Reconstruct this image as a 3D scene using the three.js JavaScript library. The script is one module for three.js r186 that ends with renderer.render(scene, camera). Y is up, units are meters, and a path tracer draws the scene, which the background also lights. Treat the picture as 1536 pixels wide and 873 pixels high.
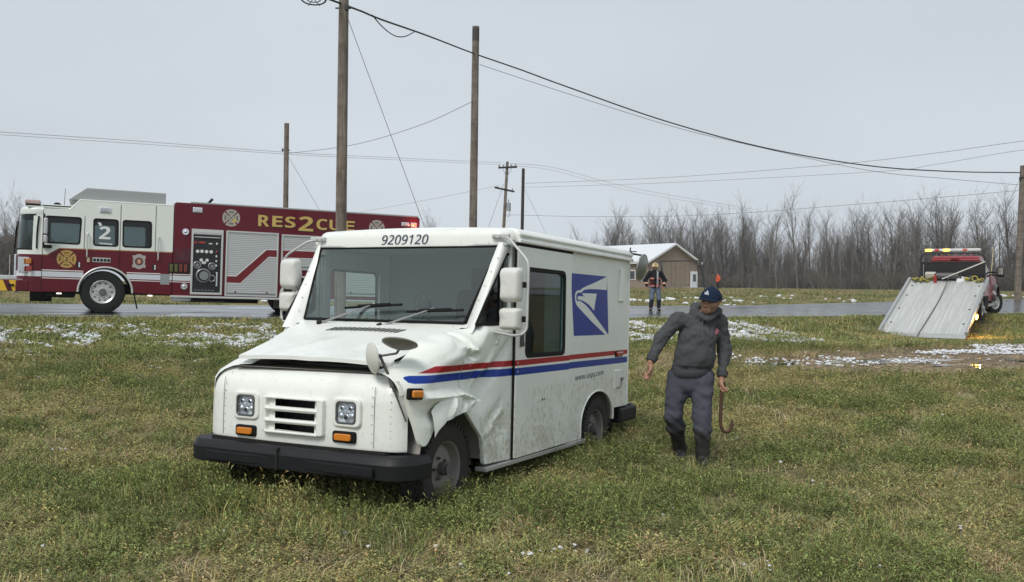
import * as THREE from 'three';
import { mergeGeometries, mergeVertices, toCreasedNormals } from 'three/addons/utils/BufferGeometryUtils.js';
import { RoundedBoxGeometry } from 'three/addons/geometries/RoundedBoxGeometry.js';
import { ImprovedNoise } from 'three/addons/math/ImprovedNoise.js';
import { FontLoader } from 'three/addons/loaders/FontLoader.js';
import { TextGeometry } from 'three/addons/geometries/TextGeometry.js';

// ---------- camera, sky, sun, exposure ----------
const scene = new THREE.Scene();
const camera = new THREE.PerspectiveCamera(34.2, 1536 / 873, 0.1, 4000);
camera.position.set(0, 1.6, 0);
camera.rotation.set(-0.0052, 0, 0.0105);          // hand-held: a hair down, rolled 0.6 degrees
const renderer = new THREE.WebGLRenderer({ antialias: true });
renderer.toneMapping = THREE.LinearToneMapping;
renderer.toneMappingExposure = 1.5;
renderer.shadowMap.enabled = true;

const perlin = new ImprovedNoise();
const fbm = (x, y, z = 0, o = 4) => { let s = 0, a = .5, f = 1; for (let i = 0; i < o; i++) { s += a * perlin.noise(x * f + 7.3 * i, y * f - 3.1 * i, z * f + .37); a *= .5; f *= 2.03; } return s; };
{
  // closed winter overcast: an even grey deck, faintly banked, a little paler low down
  const W = 512, Hh = 256, d = new Float32Array(W * Hh * 4);
  for (let j = 0; j < Hh; j++) for (let i = 0; i < W; i++) {
    const el = (j + .5) / Hh * Math.PI - Math.PI / 2, az = i / W * Math.PI * 2;
    const cx = Math.cos(az) * Math.cos(el), cz = Math.sin(az) * Math.cos(el), cy = Math.sin(el);
    const n = fbm(cx * 1.7 + 3, cy * 5, cz * 1.7 + 9, 4);
    const up = Math.max(0, cy);
    let v = 1 + .16 * n;
    const low = Math.exp(-up * 7);
    const k = (j * W + i) * 4;
    d[k] = v * (.412 + .026 * low); d[k + 1] = v * (.452 + .020 * low); d[k + 2] = v * (.490 + .018 * low); d[k + 3] = 1;
  }
  const sky = new THREE.DataTexture(d, W, Hh, THREE.RGBAFormat, THREE.FloatType);
  sky.mapping = THREE.EquirectangularReflectionMapping;
  sky.magFilter = THREE.LinearFilter; sky.minFilter = THREE.LinearFilter; sky.needsUpdate = true;
  scene.background = sky; scene.environment = sky;
}
const sun = new THREE.DirectionalLight(new THREE.Color(1, .97, .92), 1.5);
sun.position.set(-26, 60, 34); sun.target.position.set(0, 0, -12);
sun.castShadow = true; sun.shadow.radius = 45; sun.shadow.mapSize.set(2048, 2048);
Object.assign(sun.shadow.camera, { left: -40, right: 40, top: 40, bottom: -40, near: 1, far: 200 });
scene.add(sun, sun.target);
scene.fog = new THREE.FogExp2(new THREE.Color(.55, .58, .62), .00035);

// ---------- helpers ----------
let seedState = 12345;
const seed = s => { seedState = s >>> 0; };
const rnd = () => { seedState = (seedState + 0x6D2B79F5) >>> 0; let t = seedState; t = Math.imul(t ^ t >>> 15, t | 1); t ^= t + Math.imul(t ^ t >>> 7, t | 61); return ((t ^ t >>> 14) >>> 0) / 4294967296; };
const rr = (a, b) => a + (b - a) * rnd();
const clamp = (v, a, b) => Math.min(b, Math.max(a, v));
const ss = (a, b, x) => { const t = clamp((x - a) / (b - a), 0, 1); return t * t * (3 - 2 * t); };
const lerp = (a, b, t) => a + (b - a) * t;
const table = (pts, x) => { // piecewise linear, pts sorted by x
  if (x <= pts[0][0]) return pts[0][1];
  for (let i = 1; i < pts.length; i++) if (x <= pts[i][0]) return lerp(pts[i - 1][1], pts[i][1], (x - pts[i - 1][0]) / (pts[i][0] - pts[i - 1][0]));
  return pts[pts.length - 1][1];
};
const V = (x, y, z) => new THREE.Vector3(x, y, z);
const lin = (r, g, b) => new THREE.Color().setRGB(r, g, b);
function mat(c, rough = .6, metal = 0, o = {}) { const m = new THREE.MeshStandardMaterial({ roughness: rough, metalness: metal, side: THREE.DoubleSide, ...o }); if (Array.isArray(c)) m.color.setRGB(...c); else m.color.set(c); return m; }
function phys(c, o = {}) { const m = new THREE.MeshPhysicalMaterial({ side: THREE.DoubleSide, ...o }); if (Array.isArray(c)) m.color.setRGB(...c); else m.color.set(c); return m; }
function norm(g) { // same attributes everywhere so that pieces merge
  g = g.index ? g.toNonIndexed() : g;
  for (const k of Object.keys(g.attributes)) if (!['position', 'normal', 'uv', 'color'].includes(k)) g.deleteAttribute(k);
  if (!g.attributes.normal) g.computeVertexNormals();
  if (!g.attributes.uv) g.setAttribute('uv', new THREE.BufferAttribute(new Float32Array(g.attributes.position.count * 2), 2));
  return g;
}
function merge(list) {
  list = list.flat(Infinity).map(norm);
  if (list.some(g => g.attributes.color)) for (const g of list) if (!g.attributes.color) g.setAttribute('color', new THREE.BufferAttribute(new Float32Array(g.attributes.position.count * 3).fill(1), 3));
  return list.length === 1 ? list[0] : mergeGeometries(list);
}
function place(g, x = 0, y = 0, z = 0, rx = 0, ry = 0, rz = 0) {
  const m = new THREE.Matrix4().makeRotationFromEuler(new THREE.Euler(rx, ry, rz)); m.setPosition(x, y, z); g.applyMatrix4(m); return g;
}
const bx = (w, h, d, x = 0, y = 0, z = 0, rx = 0, ry = 0, rz = 0) => place(new THREE.BoxGeometry(w, h, d), x, y, z, rx, ry, rz);
const rb = (w, h, d, r, x = 0, y = 0, z = 0, rx = 0, ry = 0, rz = 0) => place(new RoundedBoxGeometry(w, h, d, 3, Math.min(r, w / 2.01, h / 2.01, d / 2.01)), x, y, z, rx, ry, rz);
const cyl = (r1, r2, h, x = 0, y = 0, z = 0, rx = 0, ry = 0, rz = 0, n = 20) => place(new THREE.CylinderGeometry(r1, r2, h, n), x, y, z, rx, ry, rz);
const sph = (r, x = 0, y = 0, z = 0, sx = 1, sy = 1, sz = 1, n = 16) => { const g = new THREE.SphereGeometry(r, n, Math.max(6, n * .7 | 0)); g.scale(sx, sy, sz); g.translate(x, y, z); return g; };
const tor = (R, r, x = 0, y = 0, z = 0, rx = 0, ry = 0, rz = 0, n = 28) => place(new THREE.TorusGeometry(R, r, 10, n), x, y, z, rx, ry, rz);
function rod(a, b, r, r2 = r, n = 8) { // round bar between two points
  const A = V(...a), B = V(...b), d = B.clone().sub(A), L = d.length();
  const g = new THREE.CylinderGeometry(r2, r, L, n); g.applyQuaternion(new THREE.Quaternion().setFromUnitVectors(V(0, 1, 0), d.normalize()));
  return g.translate((A.x + B.x) / 2, (A.y + B.y) / 2, (A.z + B.z) / 2);
}
const tube = (pts, r, seg = 40, n = 8, tension = .5) => new THREE.TubeGeometry(new THREE.CatmullRomCurve3(pts.map(p => V(...p)), false, 'catmullrom', tension), seg, r, n);
function bent(pts, r, rad = .05, n = 8) { // straight runs with rounded corners
  const path = new THREE.CurvePath(); let p = V(...pts[0]);
  for (let i = 1; i < pts.length; i++) {
    const q = V(...pts[i]);
    if (i < pts.length - 1) {
      const nx = V(...pts[i + 1]), d1 = q.clone().sub(p).normalize(), d2 = nx.clone().sub(q).normalize();
      const a = q.clone().addScaledVector(d1, -rad), b = q.clone().addScaledVector(d2, rad);
      path.add(new THREE.LineCurve3(p, a)); path.add(new THREE.QuadraticBezierCurve3(a, q, b)); p = b;
    } else path.add(new THREE.LineCurve3(p, q));
  }
  return new THREE.TubeGeometry(path, pts.length * 10, r, n);
}
function grid(nu, nv, fn, uvfn) {
  const p = [], uv = [], idx = [];
  for (let j = 0; j <= nv; j++) for (let i = 0; i <= nu; i++) { const q = fn(i / nu, j / nv); p.push(...q); uv.push(...(uvfn ? uvfn(q, i / nu, j / nv) : [i / nu, j / nv])); }
  for (let j = 0; j < nv; j++) for (let i = 0; i < nu; i++) { const a = j * (nu + 1) + i, b = a + 1, c = a + nu + 1, d = c + 1; idx.push(a, b, d, a, d, c); }
  const g = new THREE.BufferGeometry(); g.setAttribute('position', new THREE.Float32BufferAttribute(p, 3)); g.setAttribute('uv', new THREE.Float32BufferAttribute(uv, 2)); g.setIndex(idx); g.computeVertexNormals(); return g;
}
const quad = (a, b, c, d) => grid(1, 1, (u, v) => [0, 1, 2].map(k => lerp(lerp(a[k], b[k], u), lerp(d[k], c[k], u), v)));
const poly = pts => { const s = new THREE.Shape(); s.moveTo(...pts[0]); for (const p of pts.slice(1)) s.lineTo(...p); s.closePath(); return s; };
function rrect(w, h, r, cx = 0, cy = 0, S = THREE.Shape) {
  const s = new S(), x = cx - w / 2, y = cy - h / 2;
  s.moveTo(x + r, y); s.lineTo(x + w - r, y); s.quadraticCurveTo(x + w, y, x + w, y + r); s.lineTo(x + w, y + h - r); s.quadraticCurveTo(x + w, y + h, x + w - r, y + h);
  s.lineTo(x + r, y + h); s.quadraticCurveTo(x, y + h, x, y + h - r); s.lineTo(x, y + r); s.quadraticCurveTo(x, y, x + r, y); return s;
}
function rpoly(pts, r, S = THREE.Shape) { // polygon with rounded corners
  const s = new S(), n = pts.length;
  for (let i = 0; i < n; i++) {
    const p = pts[(i + n - 1) % n], q = pts[i], t = pts[(i + 1) % n];
    const l1 = Math.hypot(p[0] - q[0], p[1] - q[1]), l2 = Math.hypot(t[0] - q[0], t[1] - q[1]), rad = Math.min(r, l1 / 2.1, l2 / 2.1);
    const a = [q[0] + (p[0] - q[0]) / l1 * rad, q[1] + (p[1] - q[1]) / l1 * rad], b = [q[0] + (t[0] - q[0]) / l2 * rad, q[1] + (t[1] - q[1]) / l2 * rad];
    if (i === 0) s.moveTo(...a); else s.lineTo(...a);
    s.quadraticCurveTo(q[0], q[1], ...b);
  }
  s.closePath(); return s;
}
const ext = (shape, depth, bevel = 0, seg = 2, curve = 8) => new THREE.ExtrudeGeometry(shape, { depth, bevelEnabled: bevel > 0, bevelThickness: bevel, bevelSize: bevel, bevelOffset: -bevel, bevelSegments: seg, curveSegments: curve });
// shell: a plan curve ([x,z] points) swept up a profile ([y, inset] points)
function shell(plan, prof, uvfn) {
  const nrm = plan.map((p, i) => { const a = plan[Math.max(0, i - 1)], b = plan[Math.min(plan.length - 1, i + 1)]; const dx = b[0] - a[0], dz = b[1] - a[1], l = Math.hypot(dx, dz); return [-dz / l, dx / l]; });
  const p = [], uv = [], idx = [], n = plan.length;
  prof.forEach(([y, o]) => plan.forEach((q, i) => { const P = [q[0] - nrm[i][0] * o, y, q[1] - nrm[i][1] * o]; p.push(...P); uv.push(...(uvfn ? uvfn(P) : [P[2], P[1]])); }));
  for (let j = 0; j < prof.length - 1; j++) for (let i = 0; i < n - 1; i++) { const a = j * n + i, c = a + n; idx.push(a, a + 1, c + 1, a, c + 1, c); }
  const g = new THREE.BufferGeometry(); g.setAttribute('position', new THREE.Float32BufferAttribute(p, 3)); g.setAttribute('uv', new THREE.Float32BufferAttribute(uv, 2)); g.setIndex(idx); g.computeVertexNormals(); return g;
}
const arc = (cx, cz, r, a0, a1, n = 8) => Array.from({ length: n + 1 }, (_, i) => { const a = lerp(a0, a1, i / n); return [cx + r * Math.cos(a), cz + r * Math.sin(a)]; });
const taken = {};
function numbered(n) { if (!(n in taken)) { taken[n] = 0; return n; } taken[n]++; return n + '_' + String(taken[n]).padStart(3, '0'); }
function mesh(name, g, m, parent) {
  const o = new THREE.Mesh(Array.isArray(g) ? merge(g) : g, m); o.name = name; o.castShadow = o.receiveShadow = true; if (parent) parent.add(o); return o;
}
function tag(o, label, category, group, kind) { if (label) o.userData.label = label; if (category) o.userData.category = category; if (group) o.userData.group = group; if (kind) o.userData.kind = kind; return o; }
function thing(name, label, category, pos = [0, 0, 0], turn = 0, group) {
  const o = new THREE.Group(); o.name = numbered(name); o.position.set(...pos); o.rotation.y = turn; scene.add(o); return tag(o, label, category, group);
}
function single(name, g, m, label, category, group) { const o = mesh(numbered(name), g, m); scene.add(o); return tag(o, label, category, group); }
function structure(name, g, m) { const o = mesh(numbered(name), g, m); scene.add(o); o.userData.kind = 'structure'; return o; }
function sub(name, parent) { const o = new THREE.Group(); o.name = name; parent.add(o); return o; }
function texture(w, h, draw, srgb = true, repeat) {
  const c = document.createElement('canvas'); c.width = w; c.height = h; draw(c.getContext('2d'), w, h);
  const t = new THREE.CanvasTexture(c); if (srgb) t.colorSpace = THREE.SRGBColorSpace; t.anisotropy = 8;
  if (repeat) { t.wrapS = t.wrapT = THREE.RepeatWrapping; t.repeat.set(...repeat); } return t;
}
function dataTex(w, h, fn, srgb = true) { // fn(x,y)->[r,g,b] 0..255, tiles
  const d = new Uint8Array(w * h * 4);
  for (let j = 0; j < h; j++) for (let i = 0; i < w; i++) { const c = fn(i, j), k = (j * w + i) * 4; d[k] = c[0]; d[k + 1] = c[1]; d[k + 2] = c[2]; d[k + 3] = 255; }
  const t = new THREE.DataTexture(d, w, h); t.wrapS = t.wrapT = THREE.RepeatWrapping; t.magFilter = THREE.LinearFilter; t.minFilter = THREE.LinearMipmapLinearFilter; t.generateMipmaps = true; if (srgb) t.colorSpace = THREE.SRGBColorSpace; t.needsUpdate = true; return t;
}

// ---------- the lie of the land ----------
const COSR = .905;
const sRoad = (x, z) => (-z - (22 + .47 * (x + 11.9))) * COSR;       // metres past the near road edge
const RN = [[-30, .87], [-11.9, .755], [-6, .655], [0, .62], [7.5, .625], [14, .66], [20, .70], [28, .85], [40, .95]];
const RF = [[-30, .93], [-11.9, .82], [-4, .75], [10, .80], [28, 1.2], [40, 1.3]];
const ROADW = 9.5;
function landBase(x, z) {
  const s = sRoad(x, z);
  if (s < 0) { const k = ss(4, 11, x); return table(RN, x) * Math.exp(-Math.pow(-s / lerp(5, 2.1, k), lerp(1.3, 2, k))); }
  if (s < ROADW) return lerp(table(RN, x), table(RF, x), s / ROADW);
  return lerp(table(RF, x), 1.52, ss(0, 70, s - ROADW));
}
const mudAmount = (x, z) => { // the churned track by the recovery truck
  const s = sRoad(x, z), c = -9.3 + .35 * Math.sin(x * .7) + .8 * fbm(x * .35, z * .35, 2);
  return clamp((lerp(1.3, 3.0, ss(5, 8, x)) - Math.abs(s - c)) / .8, 0, 1) * ss(3.2, 4.6, x) * (1 - .75 * ss(17, 22, x));
};
function land(x, z) {
  const s = sRoad(x, z);
  let h = landBase(x, z);
  if (s < -.3) { const k = ss(-.3, -1.6, s); h += k * (.035 * fbm(x * .55, z * .55) + .02 * fbm(x * 1.9, z * 1.9, 5)); }
  if (s > ROADW + .3) h += ss(.3, 4, s - ROADW) * .10 * fbm(x * .12, z * .12, 8);
  const m = mudAmount(x, z);
  if (m > 0) h -= m * (.06 + .13 * fbm(x * 1.1, z * 1.1, 3));
  { const ax = -.448, az = .893, dx = x + .6, dz = z + 8.25, a = dx * ax + dz * az, b = dx * az - dz * ax; h += .058 * ss(3.6, 2.2, Math.abs(a)) * ss(2.3, 1.1, Math.abs(b)); }  // soft ground the van has sunk into
  return h;
}
// periodic value noise for tiling textures
const hash2 = (i, j) => { let h = Math.imul(i, 374761393) + Math.imul(j, 668265263) | 0; h = Math.imul(h ^ h >>> 13, 1274126177); return ((h ^ h >>> 16) >>> 0) / 4294967296; };
function pnoise(x, y, p) { const i = Math.floor(x), j = Math.floor(y), fx = x - i, fy = y - j, u = fx * fx * (3 - 2 * fx), v = fy * fy * (3 - 2 * fy), w = n => ((n % p) + p) % p; return lerp(lerp(hash2(w(i), w(j)), hash2(w(i + 1), w(j)), u), lerp(hash2(w(i), w(j + 1)), hash2(w(i + 1), w(j + 1)), u), v); }
function pf(x, y, p, o = 4) { let s = 0, a = .5; for (let k = 0; k < o; k++) { s += a * pnoise(x + k * 17, y + k * 31, p); x *= 2; y *= 2; p *= 2; a *= .5; } return s / (1 - Math.pow(.5, o)); }

const TG = 512;
const groundGrain = dataTex(TG, TG, (i, j) => { const u = i / TG, v = j / TG; const n = pf(u * 24, v * 24, 24, 5), m = pf(u * 90 + 5, v * 90, 90, 2); const k = clamp(.25 + 1.0 * n * (.45 + .9 * m), 0, 1); const g = pf(u * 40, v * 40 + 9, 40, 2); return [255 * k, 255 * k * (.92 + .12 * g), 255 * k * (.78 + .2 * g)]; });
const groundBump = dataTex(TG, TG, (i, j) => { const n = pf(i / TG * 40, j / TG * 40, 40, 4); return [255 * n, 255 * n, 255 * n]; }, false);
{
  const axis = (lo, hi, near0, near1, step) => { const a = []; for (let v = near0; v <= near1 + 1e-6; v += step) a.push(v); let d = step, v = near1; while (v < hi) { d *= 1.22; v += d; a.push(Math.min(v, hi)); } d = step; v = near0; while (v > lo) { d *= 1.22; v -= d; a.unshift(Math.max(v, lo)); } return a; };
  const X = axis(-1500, 1500, -18, 26, .3), Z = axis(-60, 2200, 2, 52, .3);
  const p = [], uv = [], col = [], idx = [];
  for (const d of Z) for (const x of X) {
    const z = -d, s = sRoad(x, z);
    let y = land(x, z);
    if (s > .12 && s < ROADW - .12) y -= .06;
    p.push(x, y, z); uv.push(x / 1.7, z / 1.7);
    const n = fbm(x * .4, z * .4, 1), m = mudAmount(x, z);
    let c;
    if (s > ROADW) { const t = clamp(.5 + 1.2 * fbm(x * .05, z * .11, 4), 0, 1); c = [lerp(.17, .23, t), lerp(.165, .195, t), lerp(.07, .10, t)]; }
    else { const t = clamp(.5 + 1.3 * n, 0, 1); c = [lerp(.10, .135, t), lerp(.10, .11, t), lerp(.045, .06, t)]; }
    if (m > 0) { const w = [.165, .125, .088]; c = c.map((v, k) => lerp(v, w[k] * (.8 + .6 * (n + .4)), m)); }
    col.push(...c);
  }
  const nx = X.length;
  for (let j = 0; j < Z.length - 1; j++) for (let i = 0; i < nx - 1; i++) { const a = j * nx + i; idx.push(a, a + 1, a + nx + 1, a, a + nx + 1, a + nx); }
  const g = new THREE.BufferGeometry(); g.setAttribute('position', new THREE.Float32BufferAttribute(p, 3)); g.setAttribute('uv', new THREE.Float32BufferAttribute(uv, 2)); g.setAttribute('color', new THREE.Float32BufferAttribute(col, 3)); g.setIndex(idx); g.computeVertexNormals();
  structure('ground', g, mat([2.1, 2.1, 2.1], .95, 0, { vertexColors: true, map: groundGrain, bumpMap: groundBump, bumpScale: .02 }));
}
// wet asphalt road
const asphalt = dataTex(512, 512, (i, j) => { const u = i / 512, v = j / 512; const k = .55 + .45 * pf(u * 128, v * 128, 128, 2), q = pf(u * 5, v * 14, 5 * 14, 3); const b = (68 + 30 * q) * k; return [b, b * 1.01, b * 1.04]; });
const asphaltWet = dataTex(512, 512, (i, j) => { const u = i / 512, v = j / 512; const q = pf(u * 4 + 3, v * 18, 4 * 18, 4); const r = clamp(90 + 190 * (q - .42), 40, 170); return [r, r, r]; }, false);
{
  const xs = []; for (let x = -120; x <= 140; x += 1.5) xs.push(x);
  const ws = [0, .25, 2.4, 4.75, 7.1, 9.25, 9.5];
  const at = (x, s) => { const z = -(22 + .47 * (x + 11.9)) - s / COSR; return [x, landBase(x, z) + .02 + .03 * Math.sin(Math.PI * s / ROADW), z]; };
  const g = grid(xs.length - 1, ws.length - 1, (u, v) => { const i = Math.round(u * (xs.length - 1)), j = Math.round(v * (ws.length - 1)); const w = i % 2 ? .05 : -.04, s = ws[j]; return at(xs[i], s + (j === 0 ? w : j === ws.length - 1 ? -w : 0)); }, q => [q[0] / 9, sRoad(q[0], q[2]) / 5]);
  structure('road', g, mat([1.15, 1.15, 1.15], .55, 0, { map: asphalt, roughnessMap: asphaltWet, bumpMap: asphalt, bumpScale: .0015 }));
  const line = (s0, s1, m, name, gap) => {
    const parts = []; for (let x = -60; x < 60; x += gap ? 11 : 3) parts.push(grid(6, 1, (u, v) => { const X = x + u * (gap ? 3 : 3); const q = at(X, lerp(s0, s1, v)); q[1] += .006; return q; }));
    structure(name, merge(parts), m);
  };
  line(.55, .66, mat([.45, .45, .43], .55), 'edge_line'); line(8.85, 8.96, mat([.45, .45, .43], .55), 'edge_line');
  line(4.70, 4.80, mat([.42, .30, .06], .55), 'centre_line', true);
}
// ---------- grass: far too many blades to count ----------
function leafyClump(sd, stems, rad, h) { // clover and lucerne regrowth: thin stems, small paired leaves
  seed(sd); const p = [], c = [];
  const tri = (a, b, d, k) => { p.push(...a, ...b, ...d); for (let i = 0; i < 3; i++) c.push(...k); };
  for (let s = 0; s < stems; s++) {
    const a = rr(0, 6.28), r = rad * Math.sqrt(rnd()), x0 = r * Math.cos(a), z0 = r * Math.sin(a), hh = h * rr(.45, 1.1), lx = rr(-.5, .5) * hh, lz = rr(-.5, .5) * hh;
    const tip = [x0 + lx, hh, z0 + lz], k0 = rr(.7, 1.25);
    tri([x0 - .0015, -.02, z0], [x0 + .0015, -.02, z0], tip, [k0 * 1.05, k0 * .95, k0 * .8]);
    const nl = 6 + (rnd() * 5 | 0);
    for (let l = 0; l < nl; l++) {
      const t = lerp(.25, 1, (l + rnd()) / nl), cx = x0 + lx * t, cy = hh * t, cz = z0 + lz * t, b = rr(0, 6.28), L = rr(.013, .027), w = L * rr(.17, .30), up = rr(-.35, .75);
      const dx = Math.cos(b), dz = Math.sin(b), ex = cx + dx * L, ey = cy + up * L, ez = cz + dz * L, mx = (cx + ex) / 2, my = (cy + ey) / 2 + .004, mz = (cz + ez) / 2;
      const k = rr(.55, 1.45), yel = rr(0, 1) < .10 ? 1.3 : rr(.9, 1.1), kk = [k * yel, k * rr(.95, 1.08), k * rr(.75, 1.1)];
      tri([cx, cy, cz], [mx - dz * w, my, mz + dx * w], [ex, ey, ez], kk); tri([cx, cy, cz], [ex, ey, ez], [mx + dz * w, my, mz - dx * w], kk);
    }
  }
  return finishTris(p, c);
}
function bladeClump(sd, n, rad, h, lean, wid = .003) {
  seed(sd); const p = [], c = [];
  for (let s = 0; s < n; s++) {
    const a = rr(0, 6.28), r = rad * Math.sqrt(rnd()), x0 = r * Math.cos(a), z0 = r * Math.sin(a), b = rr(0, 6.28), hh = h * rr(.5, 1.1), L = lean * rr(.3, 1.2) * hh, dx = Math.cos(b), dz = Math.sin(b), w = wid * rr(.7, 1.3), k = rr(.7, 1.35), kk = [k * rr(.92, 1.2), k, k * rr(.7, 1.1)];
    const P = t => [x0 + dx * L * t * t, hh * (t - .25 * lean * t * t), z0 + dz * L * t * t];
    const q0 = P(0), q1 = P(.5), q2 = P(1); q0[1] = -.02;
    const o = (q, s2) => [q[0] - dz * w * s2, q[1], q[2] + dx * w * s2];
    for (const T of [[o(q0, 1), o(q0, -1), o(q1, -.8)], [o(q0, 1), o(q1, -.8), o(q1, .8)], [o(q1, .8), o(q1, -.8), q2]]) { p.push(...T.flat()); for (let i = 0; i < 3; i++) c.push(...kk); }
  }
  return finishTris(p, c);
}
function finishTris(p, c) { const g = new THREE.BufferGeometry(); g.setAttribute('position', new THREE.Float32BufferAttribute(p, 3)); g.setAttribute('color', new THREE.Float32BufferAttribute(c, 3)); g.computeVertexNormals(); return g; }
const leafMat = phys([1, 1, 1], { roughness: .75, vertexColors: true });
const MT = new THREE.Matrix4(), QT = new THREE.Quaternion(), ET = new THREE.Euler();
function scatter(name, label, category, geo, list, material = leafMat) { // list of [x,y,z,scale,turn,color,stretch]
  if (!list.length) return;
  const im = new THREE.InstancedMesh(geo, material, list.length); im.name = numbered(name);
  list.forEach(([x, y, z, s, t, col, st = 1], i) => { QT.setFromEuler(ET.set(0, t, 0)); MT.compose(V(x, y, z), QT, V(s, s * st, s)); im.setMatrixAt(i, MT); im.setColorAt(i, col); });
  im.castShadow = im.receiveShadow = true; scene.add(im); tag(im, label, category, null, 'stuff');
}
{
  const kinds = {
    clover: [leafyClump(1, 18, .14, .11), leafyClump(2, 22, .15, .09), leafyClump(3, 15, .12, .14)],
    blade: [bladeClump(4, 44, .14, .14, .9, .0024), bladeClump(5, 40, .14, .10, 1.3, .0024)],
    straw: [bladeClump(6, 30, .19, .10, 2.2, .0020), bladeClump(7, 20, .18, .17, 1.5, .0018)],
    turf: [bladeClump(8, 46, .20, .08, 1.0, .004), bladeClump(9, 40, .20, .10, 1.2, .004)],
  };
  const lists = {}; for (const k in kinds) lists[k] = kinds[k].map(() => []);
  const put = (k, x, z, s, col, st = 1) => { const L = lists[k]; L[rnd() * L.length | 0].push([x, land(x, z) - .004, z, s, rr(0, 6.28), col, st]); };
  seed(77);
  const G = () => { const k = rr(.75, 1.25); return lin(.20 * k, .24 * k, .082 * k); }, OL = () => { const k = rr(.75, 1.25); return lin(.345 * k, .325 * k, .142 * k); }, BR = () => { const k = rr(.7, 1.25); return lin(.39 * k, .315 * k, .18 * k); }, ST = () => { const k = rr(.7, 1.2); return lin(.55 * k, .47 * k, .29 * k); };
  const field = (z0, z1, dens, scale, margin = 1.2) => {
    for (let z = z0; z < z1; z += .5) {
      const hw = .60 * (z + .5) + margin, n = 2 * hw * .5 * dens;
      for (let i = 0; i < n; i++) {
        const x = rr(-hw, hw), zz = -(z + rnd() * .5), s = sRoad(x, zz); if (s > -.12) continue;
        { const tx = x - 15.48, tz = zz + 33.62, ta = tx * .555 - tz * .832, tb = tx * .832 + tz * .555; if (ta > -4.6 && ta < 2 && Math.abs(tb) < 1.45 && rnd() < .8) continue; }
        const mud = mudAmount(x, zz); if (rnd() < mud * .985) continue;
        const dry = fbm(x * .55 + 11, zz * .55, 3) * 1.5 + .35 * fbm(x * 2.2, zz * 2.2, 9), bare = fbm(x * .9 - 5, zz * .9, 6);
        if (bare > .27 && rnd() < .5) continue;
        const q = rnd(), sc = scale * rr(.75, 1.25), verge = s > -5.5;
        const va = (x + .6) * -.448 + (zz + 8.25) * .893, vb = (x + .6) * .893 + (zz + 8.25) * .448, byVan = ss(3.3, 2.6, Math.abs(va)) * ss(1.9, 1.2, Math.abs(vb)); const tallness = .8 + .5 * ss(.1, -.25, dry) + .30 * byVan + .55 * ss(1.0, 1.5, va) * ss(2.7, 2.2, va) * ss(1.25, .9, Math.abs(vb)) * ss(.6, .3, vb) - .25 * byVan * ss(.6, .9, vb) - .55 * ss(.6, .25, Math.hypot(x - 1.66, zz + 8.5));
        if (verge) { if (q < .8) put('turf', x, zz, sc * 1.05, rnd() < .66 + .5 * dry * -1 ? G() : OL(), rr(.6, 1.1)); else put('blade', x, zz, sc, q < .92 ? G() : BR(), .8); }
        else if ((mud > .05 || (x > 2.6 && Math.abs(s + 8.9) < 1.3 && rnd() < .8)) && q < .75) put('straw', x, zz, sc, BR(), 1);
        else if (q < .50) put('clover', x, zz, sc, rnd() < .64 - dry * 1.35 ? G() : rnd() < .86 ? OL() : BR(), tallness);
        else if (q < .78) put('blade', x, zz, sc, rnd() < .56 - dry * 1.3 ? G() : OL(), tallness * .9);
        else put('straw', x, zz, sc, rnd() < .55 ? BR() : ST(), rr(.6, 1.2));
      }
    }
  };
  field(4.0, 7.5, 120, .95); field(7.5, 11, 90, 1.05); field(11, 16, 60, 1.2); field(16, 24, 36, 1.5, 2); field(24, 42, 22, 1.7, 2);
  const names = { clover: ['clover_plants', 'low leafy clover and lucerne regrowth covering the field', 'clover'], blade: ['grass_blades', 'short green grass blades growing through the field', 'grass'], straw: ['dry_straw', 'flattened dry straw and dead stems lying in the field', 'straw'], turf: ['verge_grass', 'rough grass on the road verge', 'grass'] };
  for (const k in kinds) kinds[k].forEach((g, i) => scatter(...names[k], g, lists[k][i]));
  // the meadow across the road
  const far = [[], []], tuft = [bladeClump(21, 40, .5, .22, 1.1, .012), bladeClump(22, 40, .5, .16, 1.4, .012)];
  for (let z = 30; z < 125; z += 1) { const hw = .62 * z + 3, n = 2 * hw * (z < 60 ? 2.4 : 1.1); for (let i = 0; i < n; i++) { const x = rr(-hw, hw), zz = -(z + rnd()), s = sRoad(x, zz); if (s < ROADW + .25) continue; const t = fbm(x * .05, zz * .11, 4) + .4 * fbm(x * .3, zz * .3); const c = rnd() < .5 - t ? lin(.17, .195, .075) : rnd() < .5 ? lin(.26, .23, .12) : lin(.33, .27, .16); far[rnd() * 2 | 0].push([x, land(x, zz), zz, z < 60 ? rr(.5, .9) : rr(.9, 1.5), rr(0, 6), c, rr(.6, 1.1)]); } }
  tuft.forEach((g, i) => scatter('meadow_grass', 'tawny rough meadow grass across the road', 'grass', g, far[i]));
}
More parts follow.
